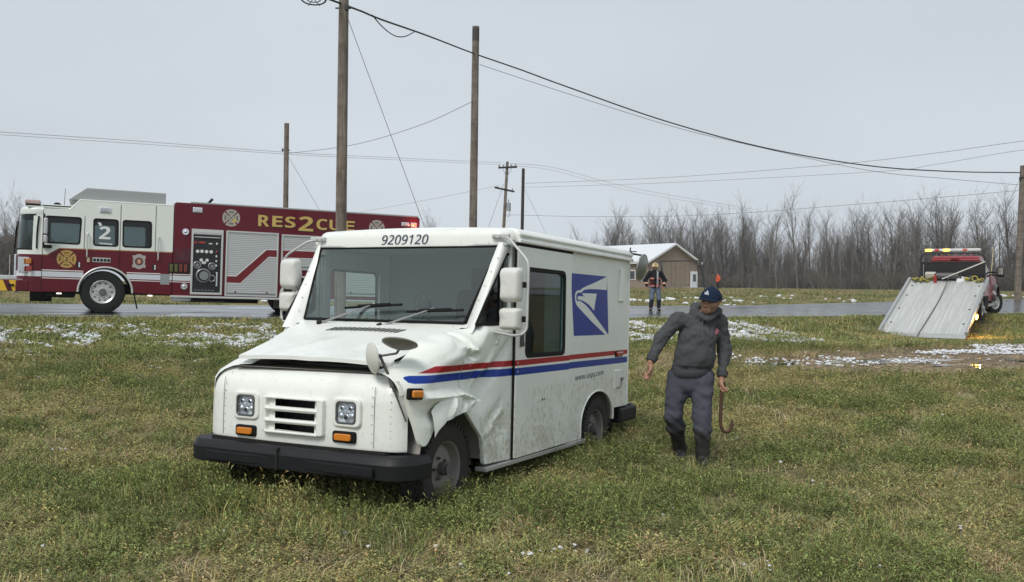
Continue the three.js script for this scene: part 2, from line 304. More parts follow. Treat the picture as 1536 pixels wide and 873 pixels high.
// ---------- snow lying in the grass ----------
{
  const snowMat = mat([.74, .76, .79], .9, 0);
  const lump = sd => { const g = new THREE.IcosahedronGeometry(1, 2); const q = g.attributes.position; for (let i = 0; i < q.count; i++) { const x = q.getX(i), y = q.getY(i), z = q.getZ(i), n = 1 + 1.15 * fbm(x * 1.5 + sd * 9, y * 1.5, z * 1.5, 3) + .5 * fbm(x * 5, y * 5 + sd, z * 5, 2); q.setXYZ(i, x * n, y * .42 * n, z * n * .75); } const h = mergeVertices(g); h.deleteAttribute('uv'); h.computeVertexNormals(); return h; };
  const geos = [lump(1), lump(2), lump(3), lump(4)], L = geos.map(() => []); seed(501);
  const white = () => { const k = rr(.9, 1.04); return lin(k, k, k); };
  const drop = (x, z, s, up = 1) => L[rnd() * 4 | 0].push([x, land(x, z) + .022 * up + rr(-.02, .02) + s * .1, z, s, rr(0, 6.28), white(), rr(.7, 1.7)]);
  const band = (x0, x1, s0, s1, n, cut, sc) => { for (let i = 0; i < n; i++) { const x = rr(x0, x1), s = rr(s0, s1), z = -(22 + .47 * (x + 11.9)) - s / COSR; const e = 1 - Math.pow(Math.abs((s - (s0 + s1) / 2) / ((s1 - s0) / 2)), 2); if (fbm(x * .9, z * .9, 21, 4) + .25 * e < cut + rr(-.1, .1) || fbm(x * 4.2, z * 4.2, 12, 3) < .02 + rr(-.06, .06)) continue; drop(x, z, sc * rr(.4, 1.2), 1.9); } };
  band(-15, -3.6, -4.9, -1.2, 30000, .16, .033); band(-15, -4, -6.2, -4.6, 2600, .30, .036);
  band(1.5, 9, -5, -1.0, 18000, .15, .038); band(10.6, 19, -8.8, -5.8, 12000, .25, .038); band(4, 12, -10.2, -8, 2600, .26, .035);
  band(-20, 30, -12, -1, 2500, .33, .032);
  for (const [x, z, n, r] of [[.14, -5.45, 9, .1], [.35, -5.6, 6, .08], [-.23, -5.15, 6, .06], [5.4, -10.15, 14, .22], [3.7, -8, 6, .08], [-4.12, -8.65, 5, .06], [2.5, -7.6, 4, .1], [1.2, -6.6, 4, .1], [4.3, -9, 4, .1], [1.4, -5.3, 4, .06], [3.1, -6.2, 5, .12], [2.6, -8.3, 3, .08], [-2.6, -6.3, 3, .06], [3.35, -13.6, 12, .25], [3.0, -12.4, 8, .2], [-1.7, -5.7, 3, .05]])
    for (let i = 0; i < n; i++) drop(x + rr(-r, r) * 1.5, z + rr(-r, r), rr(.006, .016), 1.5);
  for (let i = 0; i < 130; i++) { const z = rr(5, 20), x = rr(-.58, .58) * z; if (sRoad(x, -z) > -6) continue; drop(x, -z, rr(.007, .016), 2.0); }
  // patches across the road
  for (let i = 0; i < 2600; i++) { const z = rr(38, 70), x = rr(-.3, .62) * z, s = sRoad(x, -z); if (s < ROADW + .6 || s > ROADW + 16) continue; if (fbm(x * .35, z * .5, 31) < .16) continue; drop(x, -z, rr(.06, .2), 1.5); }
  geos.forEach((g, i) => scatter('snow_patches', 'thin white snow remnants lying in the grass beside the road', 'snow', g, L[i], snowMat));
}
// standing water in the churned track
{
  const wm = phys([.10, .085, .065], { roughness: .06 });
  const pud = (x, z, rx, rz, sd) => { const y = landBase(x, z) - .050; const s = new THREE.Shape(); for (let i = 0; i <= 40; i++) { const a = i / 40 * Math.PI * 2, k = 1 + .55 * fbm(Math.cos(a) * 1.2 + sd, Math.sin(a) * 1.2, sd); const P = [x + Math.cos(a) * rx * k, -(z + Math.sin(a) * rz * k)]; i ? s.lineTo(...P) : s.moveTo(...P); } const g = new THREE.ShapeGeometry(s, 4); g.rotateX(-Math.PI / 2); g.translate(0, y, 0); structure('puddle', g, wm); };
  pud(5.3, -20.6, 1.0, .6, 1); pud(7.2, -21.3, 1.3, .7, 2); pud(8.6, -22.0, 1.2, .7, 9); pud(10.5, -20.8, 1.1, .5, 4); pud(9.9, -22.5, 1.0, .4, 3); pud(12.6, -22.9, 1.2, .5, 6);
}

// ---------- shared materials ----------
const paintWhite = phys([.78, .80, .76], { roughness: .38, clearcoat: .35, clearcoatRoughness: .25 });
const blackPlastic = phys([.012, .0125, .014], { roughness: .6, specularIntensity: .45 }), blackRubber = phys([.012, .012, .012], { roughness: .85, specularIntensity: .4 }), gasket = phys([.008, .008, .008], { roughness: .7, specularIntensity: .4 });
const undercoat = phys([.30, .285, .26], { roughness: .95, specularIntensity: .2 });
const paintedVoid = phys([.03, .03, .03], { roughness: .95, specularIntensity: .2 }), chassisMat = phys([.02, .019, .017], { roughness: .85, specularIntensity: .4 });  // first material: near-black painted in for shade inside slots, holes and recesses
const chrome = mat([.75, .76, .78], .18, 1), steel = mat([.45, .45, .46], .42, .9), alu = mat([.62, .63, .65], .38, .85);
const amberLens = phys([.62, .20, .015], { roughness: .25, clearcoat: .8 }), redLens = phys([.35, .02, .02], { roughness: .25, clearcoat: .8 });
const tyreMat = phys([.024, .024, .024], { roughness: .9, specularIntensity: .4 });
const glassClear = phys([.86, .93, .91], { transmission: 1, roughness: .03, ior: 1.5, thickness: 0 });
function lens() { return phys([.95, .97, 1], { transmission: 1, roughness: .05, ior: 1.5, thickness: 0 }); }
// text as thin raised vinyl, centred on [0,0], height h in metres
const fontRegular = await new FontLoader().loadAsync('fonts/droid/droid_sans_regular.typeface.json');
const fontBold = await new FontLoader().loadAsync('fonts/droid/droid_sans_bold.typeface.json');
function textGeo(s, h, depth = .002, width = 0, slant = 0, font = fontBold) {
  const g = new TextGeometry(s, { font, size: h, depth, curveSegments: 4, bevelEnabled: false }); g.computeBoundingBox(); const b = g.boundingBox;
  g.translate(-(b.min.x + b.max.x) / 2, -(b.min.y + b.max.y) / 2, 0); g.scale(width ? width / (b.max.x - b.min.x) : 1, h / (b.max.y - b.min.y), 1);
  if (slant) { const m = new THREE.Matrix4(); m.elements[4] = slant; g.applyMatrix4(m); g.computeVertexNormals(); } return g;
}
// a road wheel lying along z (axle = z); outer face towards -z
function wheelParts(parent, R, w, rimR, kind, mTyre, mRim, mHub) {
  const prof = [[rimR * .98, -w * .42], [rimR + .012, -w * .47], [lerp(rimR, R, .45), -w * .515], [R * .93, -w * .49], [R * .985, -w * .41], [R, -w * .30], [R, w * .30], [R * .985, w * .41], [R * .93, w * .49], [lerp(rimR, R, .45), w * .515], [rimR + .012, w * .47], [rimR * .98, w * .42]];
  const g = new THREE.LatheGeometry(prof.map(p => new THREE.Vector2(p[0], p[1])), 56); g.rotateX(Math.PI / 2);
  const blocks = [], n = kind === 'truck' ? 46 : 40;
  for (let i = 0; i < n; i++) for (const k of [-1, 0, 1]) { const a = (i + (k ? .5 : 0)) / n * Math.PI * 2; blocks.push(place(bx(.012, R * 2 * Math.PI / n * .62, w * .26, 0, 0, 0), Math.cos(a) * (R + .002), Math.sin(a) * (R + .002), k * w * .29, 0, 0, a)); }
  for (let i = 0; i < n; i++) for (const k of [-1, 1]) { const a = i / n * Math.PI * 2, r = R * .955; blocks.push(place(bx(.035, R * 2 * Math.PI / n * .5, .014, 0, 0, 0), Math.cos(a) * r, Math.sin(a) * r, k * w * .478, 0, 0, a)); }
  mesh('tyre', [g, ...blocks], mTyre, parent);
  if (kind === 'van') {
    const rp = [[.0, -w * .20], [.055, -w * .20], [.06, -w * .16], [.085, -w * .10], [rimR * .62, -w * .16], [rimR * .74, -w * .17], [rimR * .82, -w * .08], [rimR * .9, -w * .10], [rimR * .93, -w * .36], [rimR * 1.0, -w * .44], [rimR * 1.02, -w * .40], [rimR * .95, w * .40]];
    const rg = new THREE.LatheGeometry(rp.map(p => new THREE.Vector2(p[0], p[1])), 40); rg.rotateX(Math.PI / 2); mesh('rim', rg, mRim, parent);
    const hub = [cyl(.045, .05, .07, 0, 0, -w * .28, Math.PI / 2, 0, 0, 18), cyl(.03, .038, .03, 0, 0, -w * .47, Math.PI / 2, 0, 0, 16)];
    for (let i = 0; i < 5; i++) { const a = i / 5 * 6.283; hub.push(cyl(.011, .011, .035, Math.cos(a) * .075, Math.sin(a) * .075, -w * .17, Math.PI / 2, 0, 0, 6)); }
    mesh('hub', hub, mHub, parent);
  } else {
    const rp = [[.0, -w * .42], [.075, -w * .42], [.09, -w * .36], [.10, -w * .30], [rimR * .78, -w * .30], [rimR * .86, -w * .36], [rimR * .96, -w * .42], [rimR * 1.02, -w * .46], [rimR * 1.0, -w * .38], [rimR * .95, w * .40]];
    const rg = new THREE.LatheGeometry(rp.map(p => new THREE.Vector2(p[0], p[1])), 40); rg.rotateX(Math.PI / 2); mesh('rim', rg, mRim, parent);
    const nuts = [], holes = [];
    for (let i = 0; i < 10; i++) { const a = (i + .5) / 10 * 6.283; nuts.push(cyl(.017, .02, .05, Math.cos(a) * rimR * .55, Math.sin(a) * rimR * .55, -w * .36, Math.PI / 2, 0, 0, 6)); holes.push(cyl(.026, .026, .012, Math.cos(a + .314) * rimR * .77, Math.sin(a + .314) * rimR * .77, -w * .305, Math.PI / 2, 0, 0, 12)); }
    mesh('wheel_nuts', nuts, chrome, parent); mesh('painted_hand_holes', holes, paintedVoid, parent);  // the holes are dark discs, their inner shade put into the colour
    mesh('hub', [cyl(.085, .095, .11, 0, 0, -w * .42, Math.PI / 2, 0, 0, 20), cyl(.06, .07, .02, 0, 0, -w * .42 - .06, Math.PI / 2, 0, 0, 16)], mHub, parent);
  }
}

// ---------- the mail van (local: x forward, y up, z to its right; origin on the ground under the front axle) ----------
{
  const van = thing('mail_van', 'white right-hand mail van with crumpled front fender and red and blue stripes', 'van');
  const RV = [[-0.4481782, 0.0112428, -0.8938735], [0.0283886, 0.9995956, -0.0016612], [0.8934934, -0.0261203, -0.4483161]];
  van.quaternion.setFromRotationMatrix(new THREE.Matrix4().makeBasis(V(RV[0][0], RV[1][0], RV[2][0]), V(RV[0][1], RV[1][1], RV[2][1]), V(RV[0][2], RV[1][2], RV[2][2])));
  van.position.set(-1.163, -.033, -7.126);
  // livery: stripes, emblem, web address, mud spatter - flat print on the side panels, in metres
  const TX0 = .85, TW = 4.3, TH = 2.05, TY0 = .2, CW = 2048, CH = 976;
  const suv = p => [(TX0 - p[0]) / TW, (p[1] - TY0) / TH];
  const livery = texture(CW, CH, c => {
    const X = x => (TX0 - x) / TW * CW, Y = y => CH - (y - TY0) / TH * CH;
    const P = (pts, f) => { c.fillStyle = f; c.beginPath(); pts.forEach(([x, y], i) => i ? c.lineTo(X(x), Y(y)) : c.moveTo(X(x), Y(y))); c.closePath(); c.fill(); };
    c.fillStyle = '#e3e6de'; c.fillRect(0, 0, CW, CH);
    seed(91);
    for (let i = 0; i < 900; i++) { c.fillStyle = `rgba(${rnd() < .5 ? '205,206,196' : '236,238,234'},${rr(.04, .12)})`; const w = rr(10, 120); c.fillRect(rr(0, CW), rr(0, CH), w, rr(8, 60)); }
    const red = '#a11720', blue = '#083390';
    P([[.58, 1.034], [.42, 1.075], [-.30, 1.074], [-3.45, 1.089], [-3.45, 1.047], [-.7, 1.031], [.5, 1.031]], red);
    P([[.68, 1.0], [.67, 1.012], [.64, 1.018], [-.7, 1.015], [-3.45, 1.017], [-3.45, .959], [-.7, .958], [.64, .968], [.67, .976]], blue);
    // emblem
    const q = [[-1.804, 1.804], [-2.70, 1.81], [-2.767, 1.248], [-1.901, 1.247]], z0 = [[90, 272], [388, 300], [392, 780], [118, 790]];
    const E = (a, b) => { const u0 = (a - lerp(90, 118, (b - 272) / 518)) / (lerp(388, 392, (b - 300) / 480) - lerp(90, 118, (b - 272) / 518)), t0 = lerp(272, 300, u0), t1 = lerp(790, 780, u0), v = (b - t0) / (t1 - t0); return [lerp(lerp(q[0][0], q[1][0], u0), lerp(q[3][0], q[2][0], u0), v), lerp(lerp(q[0][1], q[1][1], u0), lerp(q[3][1], q[2][1], u0), v)]; };
    P(q, '#06308c');
    const wht = '#dfe3dc';
    P([[388, 299], [384, 411], [300, 404], [240, 403], [200, 407], [182, 420], [172, 432], [160, 432], [163, 414], [178, 396], [215, 377], [290, 345], [350, 316]].map(p => E(...p)), wht);
    P([[165, 410], [138, 416], [126, 434], [123, 462], [126, 500], [134, 530], [152, 556], [250, 668], [366, 782], [390, 781], [330, 694], [260, 600], [226, 556], [196, 524], [168, 504], [148, 498], [140, 506], [134, 486], [134, 452], [142, 434], [160, 432]].map(p => E(...p)), wht);
    P([[180, 436], [230, 437], [296, 441], [284, 510], [273, 582], [236, 536], [206, 512], [176, 496], [146, 489], [142, 470], [150, 459], [198, 463], [182, 450]].map(p => E(...p)), wht);
    c.save(); c.translate(X(-1.95), Y(.845)); c.rotate(-.03); c.transform(1, 0, -.12, 1, 0, 0); c.fillStyle = '#24304a'; c.font = 'bold 30px sans-serif'; const tw = c.measureText('www.usps.com').width; c.scale((X(-2.66) - X(-1.95)) / tw, 1.05); c.fillText('www.usps.com', 0, 0); c.restore();
    // road dirt thrown up by the wheels: separate specks, runs and smears
    for (let i = 0; i < 9000; i++) { const x = rr(-3.4, .8), e = Math.pow(rnd(), 2.2), y = .25 + e * .85; if (fbm(x * 2.3, y * 3, 40) + .1 < e * .35) continue; c.fillStyle = `rgba(${88 + rr(-20, 20) | 0},${80 + rr(-18, 12) | 0},${60 + rr(-12, 12) | 0},${rr(.06, .26)})`; const s = rr(.4, 1.7); c.beginPath(); c.ellipse(X(x), Y(y), s * rr(.6, 1.3), s * rr(.8, 2.2), 0, 0, 7); c.fill(); }
    for (let i = 0; i < 5200; i++) { const x = rr(-3.4, .7), y = .25 + Math.pow(rnd(), 1.7) * .6; if (fbm(x * 1.7, y * 2, 50) + .35 * fbm(x * 9, y * 9, 4) < -.02) continue; c.fillStyle = `rgba(112,100,72,${rr(.04, .13)})`; c.beginPath(); c.ellipse(X(x), Y(y), rr(1, 7), rr(2, 14), rr(-.3, .3), 0, 7); c.fill(); }
    for (const [cx, cy, n] of [[-.42, .52, 2600], [-3.1, .66, 1300], [-2.0, .45, 900], [-1.2, .40, 1500]]) for (let i = 0; i < n; i++) { const x = cx + (rnd() + rnd() - 1) * .36, y = cy + (rnd() + rnd() - 1) * .26; if (fbm(x * 7, y * 7, 60) < -.08) continue; c.fillStyle = `rgba(${104 + rr(-22, 18) | 0},${92 + rr(-18, 14) | 0},${64 + rr(-14, 12) | 0},${rr(.03, .11)})`; c.beginPath(); c.ellipse(X(x), Y(y), rr(.6, 5), rr(.8, 8), rr(-.5, .5), 0, 7); c.fill(); }
    for (let i = 0; i < 260; i++) { const x = rr(-3.3, .5), y = rr(.4, 1.95); c.fillStyle = `rgba(96,92,78,${rr(.06, .16)})`; c.fillRect(X(x), Y(y), rr(.6, 1.6), rr(6, 50)); }
    for (let i = 0; i < 30; i++) { const x = rr(-3.2, .4), y = rr(.4, .95); c.fillStyle = 'rgba(70,44,26,.55)'; c.fillRect(X(x), Y(y), rr(1, 4), rr(1, 5)); }
  });
  livery.wrapS = livery.wrapT = THREE.ClampToEdgeWrapping;
  const waviness = dataTex(256, 256, (i, j) => { const n = pf(i / 256 * 4, j / 256 * 4, 4, 3); return [255 * n, 255 * n, 255 * n]; }, false); waviness.repeat.set(2, 1);
  const sideMat = phys([1, 1, 1], { map: livery, roughness: .45, clearcoat: .08, clearcoatRoughness: .3, specularIntensity: .6, bumpMap: waviness, bumpScale: .004 });
  const grime = dataTex(512, 512, (i, j) => { const u = i / 512, v = j / 512, n = pf(u * 7, v * 7, 7, 4), m = pf(u * 60, v * 60, 60, 2); const k = 232 - 26 * clamp(n - .45, 0, 1) - (m > .74 ? 34 * (m - .6) : 0); return [k - 2, k, k - 6]; }); grime.repeat.set(.8, .8);
  const bodyMat = phys([1, 1, 1], { map: grime, roughness: .4, clearcoat: .35, clearcoatRoughness: .25 });
  const uvSide = g => { const p = g.attributes.position, u = g.attributes.uv; for (let i = 0; i < p.count; i++) { const q = suv([p.getX(i), p.getY(i)]); u.setXY(i, ...q); } return g; };

  // ---- crumpled fender ----
  const bottom = [[-.69, .312], [-.262, .327], [-.254, .335], [-.228, .44], [-.202, .537], [-.15, .588], [-.097, .635], [-.02, .70], [.06, .768], [.09, .772], [.121, .752], [.25, .742], [.382, .715], [.46, .667], [.50, .612], [.53, .578], [.55, .558], [.58, .556], [.60, .578], [.618, .63], [.640, .70], [.680, .82], [.712, .91], [.735, .99]];
  const tent = (x, y, x0, y0, x1, y1, w, a, pow = 1.4) => { const dx = x1 - x0, dy = y1 - y0, t = clamp(((x - x0) * dx + (y - y0) * dy) / (dx * dx + dy * dy), 0, 1), d = Math.hypot(x - x0 - dx * t, y - y0 - dy * t); return a * Math.pow(Math.max(0, 1 - d / w), pow) * (.35 + .65 * Math.sin(Math.PI * clamp(t * .9 + .05, 0, 1))); };
  const gau = (x, y, cx, cy, rx, ry, a) => a * Math.exp(-(((x - cx) / rx) ** 2) - ((y - cy) / ry) ** 2);
  const dent = (x, y) => { // outward positive
    let d = 0;
    d += gau(x, y, .15, .96, .30, .10, -.030) + gau(x, y, -.18, .88, .14, .16, -.06) + gau(x, y, .35, .76, .18, .05, -.06);
    d += tent(x, y, .58, .872, .12, .868, .045, .055, 1) + tent(x, y, .14, .875, -.10, .80, .045, .075, 1) + tent(x, y, .22, .86, .34, .72, .04, .05, 1);
    d += tent(x, y, .30, .80, .20, .74, .04, -.035, 1);
    d += tent(x, y, -.10, .80, -.62, 1.24, .085, -.045, 1) + tent(x, y, -.06, .86, -.34, 1.10, .045, .022, 1) + tent(x, y, -.30, 1.0, -.66, 1.33, .055, .020, 1);
    d += tent(x, y, -.22, .52, -.52, .70, .035, .028, 1) + tent(x, y, -.24, .44, -.40, .66, .035, .024, 1) + gau(x, y, -.42, .58, .12, .10, -.045) + tent(x, y, -.36, .62, -.50, .78, .035, -.02, 1);
    d += tent(x, y, -.05, 1.10, -.02, 1.28, .045, -.09, 1) + tent(x, y, .06, 1.12, -.16, 1.13, .035, -.055, 1) + gau(x, y, .30, 1.14, .22, .07, .045) + tent(x, y, .52, 1.10, .10, 1.26, .045, .045, 1) + tent(x, y, .12, 1.20, -.12, 1.17, .03, .035, 1);
    d += .006 * fbm(x * 9, y * 9, 2) + .0022 * fbm(x * 21, y * 21, 5);
    return d;
  };
  const shoulder = x => 1.075 + (.62 - x) * .298;
  const cols = []; for (let x = .735; x > .47; x -= .0098) cols.push(x); for (let x = .47; x > .14; x -= .0085) cols.push(x); for (let x = .14; x > -.27; x -= .0095) cols.push(x); for (let x = -.27; x >= -.6905; x -= .021) cols.push(x); cols.push(-.69);
  const NV = 64;
  const fenderPt = (x, v) => {
    const yb = table(bottom, x), cowl = ss(-.12, -.30, x), ysh = Math.min(shoulder(x), 1.345) + .055 * Math.exp(-(((x - .16) / .2) ** 2)) * (1 - cowl);
    const rnd_ = lerp(.15, .06, cowl), zTop = lerp(-.735, -.885, cowl), z0 = -.955, plan = x > .50 ? -.16 * Math.pow((x - .50) / .29, 2) : 0;
    let y, z, fl = 1;
    if (v < .72) { y = lerp(yb, ysh - rnd_, v / .72); z = z0; }
    else { const a = (v - .72) / .28 * Math.PI / 2; y = ysh - rnd_ + rnd_ * Math.sin(a); z = lerp(z0, zTop, 1 - Math.cos(a)); fl = Math.cos(a) * .7 + .3; }
    const k = x > .66 ? ss(.76, .66, x) : 1, kb = ss(-.69, -.60, x);
    const dd = dent(x, y) * k * (.15 + .85 * kb);
    z -= dd * fl; z -= plan;
    if (v >= .72) y += dd * (1 - fl) * 1.4;
    return [x, y, z];
  };
  {
    const g = grid(cols.length - 1, NV, (u, v) => fenderPt(cols[Math.round(u * (cols.length - 1))], v), p => suv(p));
    // turned-in lip along the torn arch
    const lip = grid(cols.length - 1, 3, (u, v) => { const x = cols[Math.round(u * (cols.length - 1))], p = fenderPt(x, 0); return [p[0], p[1] + .012 * v * (v - 1) * 4 * .3, p[2] + .03 * v]; }, p => suv(p));
    mesh('fender', [toCreasedNormals(g, .75), lip], sideMat, van).userData.label = 'crumpled white fender torn over the wheel';
    { const lo = [[-.10, .812], [-.05, .795], [.0, .778], [.12, .748], [.25, .732], [.38, .708], [.455, .655], [.50, .605]], hi = [[-.10, .820], [-.05, .842], [.0, .858], [.12, .872], [.25, .870], [.38, .855], [.455, .82], [.50, .78]];
      const flange = grid(70, 14, (u, v) => { const x = lerp(-.10, .50, u), y0 = table(lo, x), y1 = table(hi, x), y = lerp(y0, y1, v), b = fenderPt(clamp(x, -.1, .6), .2); const puck = tent(x, y, .22, .87, .33, .73, .045, .030, 1) + tent(x, y, .08, .86, .16, .76, .035, -.024, 1) + tent(x, y, -.02, .84, .05, .79, .03, .02, 1); const flare = lerp(1.004, .972, v * v) - .02 * ss(.38, .5, x); return [x, y, -flare - puck]; }, p => suv(p));
      const fl = mesh('torn_flange', toCreasedNormals(flange, .75), sideMat, van); fl.userData.label = 'torn strip of fender bent out over the wheel'; }
    const gOpp = grid(36, 20, (u, v) => { const x = lerp(.672, -.69, u), hx = clamp(Math.abs(x - .12) / .40, 0, 1), yb = x > -.26 && x < .5 ? lerp(.78, .33, hx ** 4) : x >= .5 ? .53 : .33, q = Math.min(shoulder(x) - .022, 1.345), cowl = ss(-.12, -.30, x), r = lerp(.14, .06, cowl), zs = x > .505 ? .680 + Math.sqrt(Math.max(0, .0395 - (x - .505) ** 2)) : lerp(.879, .955, ss(.3, -.5, x)), zt = lerp(lerp(.735, .50, ss(-.1, .45, x)), .885, cowl); if (v < .72) return [x, lerp(yb, q - r, v / .72), zs]; const a = (v - .72) / .28 * Math.PI / 2; return [x - (x > .5 ? .06 * (1 - Math.cos(a)) : 0), q - r + r * Math.sin(a), lerp(zs, zt, 1 - Math.cos(a))]; });
    mesh('fender', gOpp, bodyMat, van);
    // closing panel under the hood edge so that no light leaks in
    mesh('inner_wing', [bx(1.0, .5, .02, .10, .78, -.60), bx(1.0, .5, .02, .10, .78, .60), bx(.02, 1.0, 1.5, -.42, .82, 0), bx(.9, .02, 1.3, .1, 1.0, 0, 0, 0, -.2)], undercoat, van);
    mesh('wheel_well', [grid(16, 1, (u, v) => { const a = u * Math.PI; return [.14 + .43 * Math.cos(a), .36 + .46 * Math.sin(a), lerp(-.90, -.58, v)]; }), bx(.9, .5, .02, .14, .6, -.57)], undercoat, van);
    // panel seam on the fender and the dark tear below the hood corner
    mesh('seam', tube([[.097, .83, -.965], [.098, .95, -.958], [.098, 1.09, -.968]].map(p => { const d = dent(p[0], p[1]); return [p[0], p[1], -.956 - d]; }), .0016, 12, 5), mat([.3, .3, .3], .6), van);
  }
  // ---- nose ----
  const nosePlan = [[.30, .885], [.45, .885], ...arc(.505, .685, .20, Math.PI / 2, .12, 9), ...Array.from({ length: 15 }, (_, i) => { const z = lerp(.60, -.60, i / 14); return [.715 + .02 * (1 - (z / .62) ** 2), z]; }), ...arc(.505, -.685, .20, -.12, -Math.PI / 2 + .62, 8)];
  const noseProf = [[.515, .006], [.53, 0], [.70, 0], [.80, .001], [.85, .005], [.89, .013], [.925, .027], [.955, .046], [.98, .070], [1.0, .10], [1.012, .135], [1.016, .18]];
  const noseGeo = shell(nosePlan, [[.515, .006], [.53, 0], [.598, 0], [.70, 0], [.822, .002], ...noseProf.slice(4)], p => [p[2], p[1]]);
  { const q = noseGeo.attributes.position, ix = [...noseGeo.index.array], keep = []; for (let i = 0; i < ix.length; i += 6) { const t = ix.slice(i, i + 6), z = t.reduce((a, k) => a + q.getZ(k), 0) / 6, y = t.reduce((a, k) => a + q.getY(k), 0) / 6, x = t.reduce((a, k) => a + q.getX(k), 0) / 6; if (x > .6 && Math.abs(z) < .21 && y > .60 && y < .82) continue; keep.push(...t); } noseGeo.setIndex(keep); }
  mesh('nose_panel', noseGeo, bodyMat, van);
  mesh('nose_cavity', [bx(.5, .02, 1.5, .36, .52, 0), bx(.02, .5, 1.5, .12, .78, 0), bx(.40, .02, 1.3, .34, .985, 0), quad([.66, 1.02, .62], [.60, 1.02, -.66], [.2, 1.02, -.66], [.2, 1.02, .62])], undercoat, van);
  { // rivets down both nose seams and round the glass
    const r = []; const dome = (x, y, z, s = .0045) => r.push(sph(s, x, y, z, 1, 1, 1, 6));
    for (let i = 0; i < 7; i++) { dome(.712, lerp(.57, .90, i / 6), .645); dome(.714, lerp(.57, .93, i / 6), -.628); }
    dome(.67, .975, .63); dome(.64, 1.005, .61); for (let i = 0; i < 9; i++) dome(.690, lerp(.56, .94, i / 8), -.76, .004);
    const W0 = [-.262, 1.342], W1 = [-.612, 1.97];
    for (let i = 0; i < 8; i++) { const z = lerp(.68, -.68, i / 7); dome(W0[0] + .03, W0[1] - .012, z, .0055); dome(W1[0] + .012, W1[1] + .012, z * 1.13, .005); }
    for (let i = 0; i < 5; i++) for (const s of [-1, 1]) { const t = (i + .6) / 5.4; dome(lerp(-.235, -.575, t), lerp(1.36, 1.95, t), s * lerp(.80, .905, t), .0055); }
    for (const [x, z] of [[.7125, .662], [.7135, -.645]]) mesh('nose_seam', tube([[x, .535, z], [x, .85, z], [x - .012, .94, z]], .0022, 12, 5), mat([.25, .25, .24], .7), van);
    const o = mesh('rivets', r, mat([.5, .5, .48], .4, .6), van); o.userData.kind = 'stuff';
  }
  // ---- popped hood ----
  {
    const zl = u => lerp(.60, .755, u), zr = u => lerp(-.715, -.75, u);
    const top = (u, v) => { const x = lerp(.64, -.235, u), z = lerp(zl(u), zr(u), v); const lift = .026 * (1 - u) ** 2; const crown = .018 * (1 - ((v - .5) * 2) ** 2); const n = .010 * fbm(x * 3, z * 3, 3) + tent(x, z, .55, .25, .10, .05, .10, .010) + tent(x, z, .50, .02, .05, .30, .08, .008); return [x, 1.067 + (.64 - x) * .298 + lift + crown + n, z]; };
    const g1 = grid(24, 30, top, p => [p[2], p[0]]), g2 = grid(24, 30, (u, v) => { const p = top(u, v); p[1] -= .022; return p; });
    const rim = grid(40, 1, (u, v) => { const p = top(0, u); p[0] += .006 * (v === 0 ? 0 : 0); p[1] -= .026 * v; return p; }), e1 = grid(24, 1, (u, v) => { const p = top(u, 0); p[1] -= .024 * v; return p; }), e2 = grid(24, 1, (u, v) => { const p = top(u, 1); p[1] -= .024 * v; return p; });
    const hood = mesh('hood', [g1, g2, rim, e1, e2], bodyMat, van); hood.userData.label = 'white hood popped open along its front edge';
    const onHood = (x, z, o) => { const u = (.64 - x) / .875, p = top(u, (zl(u) - z) / (zl(u) - zr(u))); return [x, p[1] + o, z]; };
    for (let i = 0; i < 15; i++) { const z = lerp(.30, -.33, i / 14), x = -.045; mesh('painted_vent_slot', grid(1, 6, (u, v) => { const t = v - .5, w = (u - .5) * .023; return onHood(x - t * .085 + w * .2, z - t * .045 + w, .005); }), paintedVoid, hood); }  // flat near-black strips painted in for the shade of the vent openings
    mesh('painted_hood_gap', tube([[.60, -.722], [.40, -.730], [.22, -.738], [.10, -.742]].map(([x, z]) => onHood(x, z, .004)), .009, 20, 6), gasket, hood);  // dark tube painted in for the shaded gap along the hood edge
    // cowl strip between hood and windscreen
    mesh('cowl', grid(20, 4, (u, v) => [lerp(-.225, -.285, v), lerp(1.325, 1.352, v), lerp(.80, -.80, u)]), bodyMat, van);
  }
  // ---- grille ----
  {
    const s = rrect(.525, .25, .02, 0, .7085); for (const [y0, y1] of [[.766, .818], [.682, .732], [.600, .650]]) s.holes.push(rrect(.435, y1 - y0, .012, -.01, (y0 + y1) / 2, THREE.Path));
    const g = ext(s, .028, .010, 3); g.rotateY(Math.PI / 2); g.translate(.730, 0, 0); const gr = mesh('grille', g, bodyMat, van);
    mesh('radiator', [bx(.03, .30, .60, .52, .70, 0), ...Array.from({ length: 12 }, (_, i) => bx(.006, .28, .006, .537, .70, -.26 + i * .047))], mat([.045, .045, .047], .6, .3), gr);
    for (let i = 0; i < 3; i++) mesh('slat', place(new THREE.CapsuleGeometry(.011, .44, 4, 8), .762, [.749, .666, .59][i], .01, Math.PI / 2), bodyMat, gr);
  }
  // ---- lamps ----
  const ledLens = lens();
  for (const [zc, yc] of [[.432, .752], [-.436, .757]]) {
    const h = sub('headlight', van);
    const s = rrect(.235, .195, .05, -zc, yc); s.holes.push(rrect(.155, .140, .028, -zc, yc, THREE.Path));
    mesh('bezel', ext(s, .010, .012, 3).rotateY(Math.PI / 2).translate(.722, 0, 0), bodyMat, h);
    const s2 = rrect(.162, .146, .03, -zc, yc); s2.holes.push(rrect(.142, .126, .024, -zc, yc, THREE.Path));
    mesh('trim_ring', ext(s2, .012, .004, 2).rotateY(Math.PI / 2).translate(.735, 0, 0), mat([.12, .12, .12], .4, .5), h);
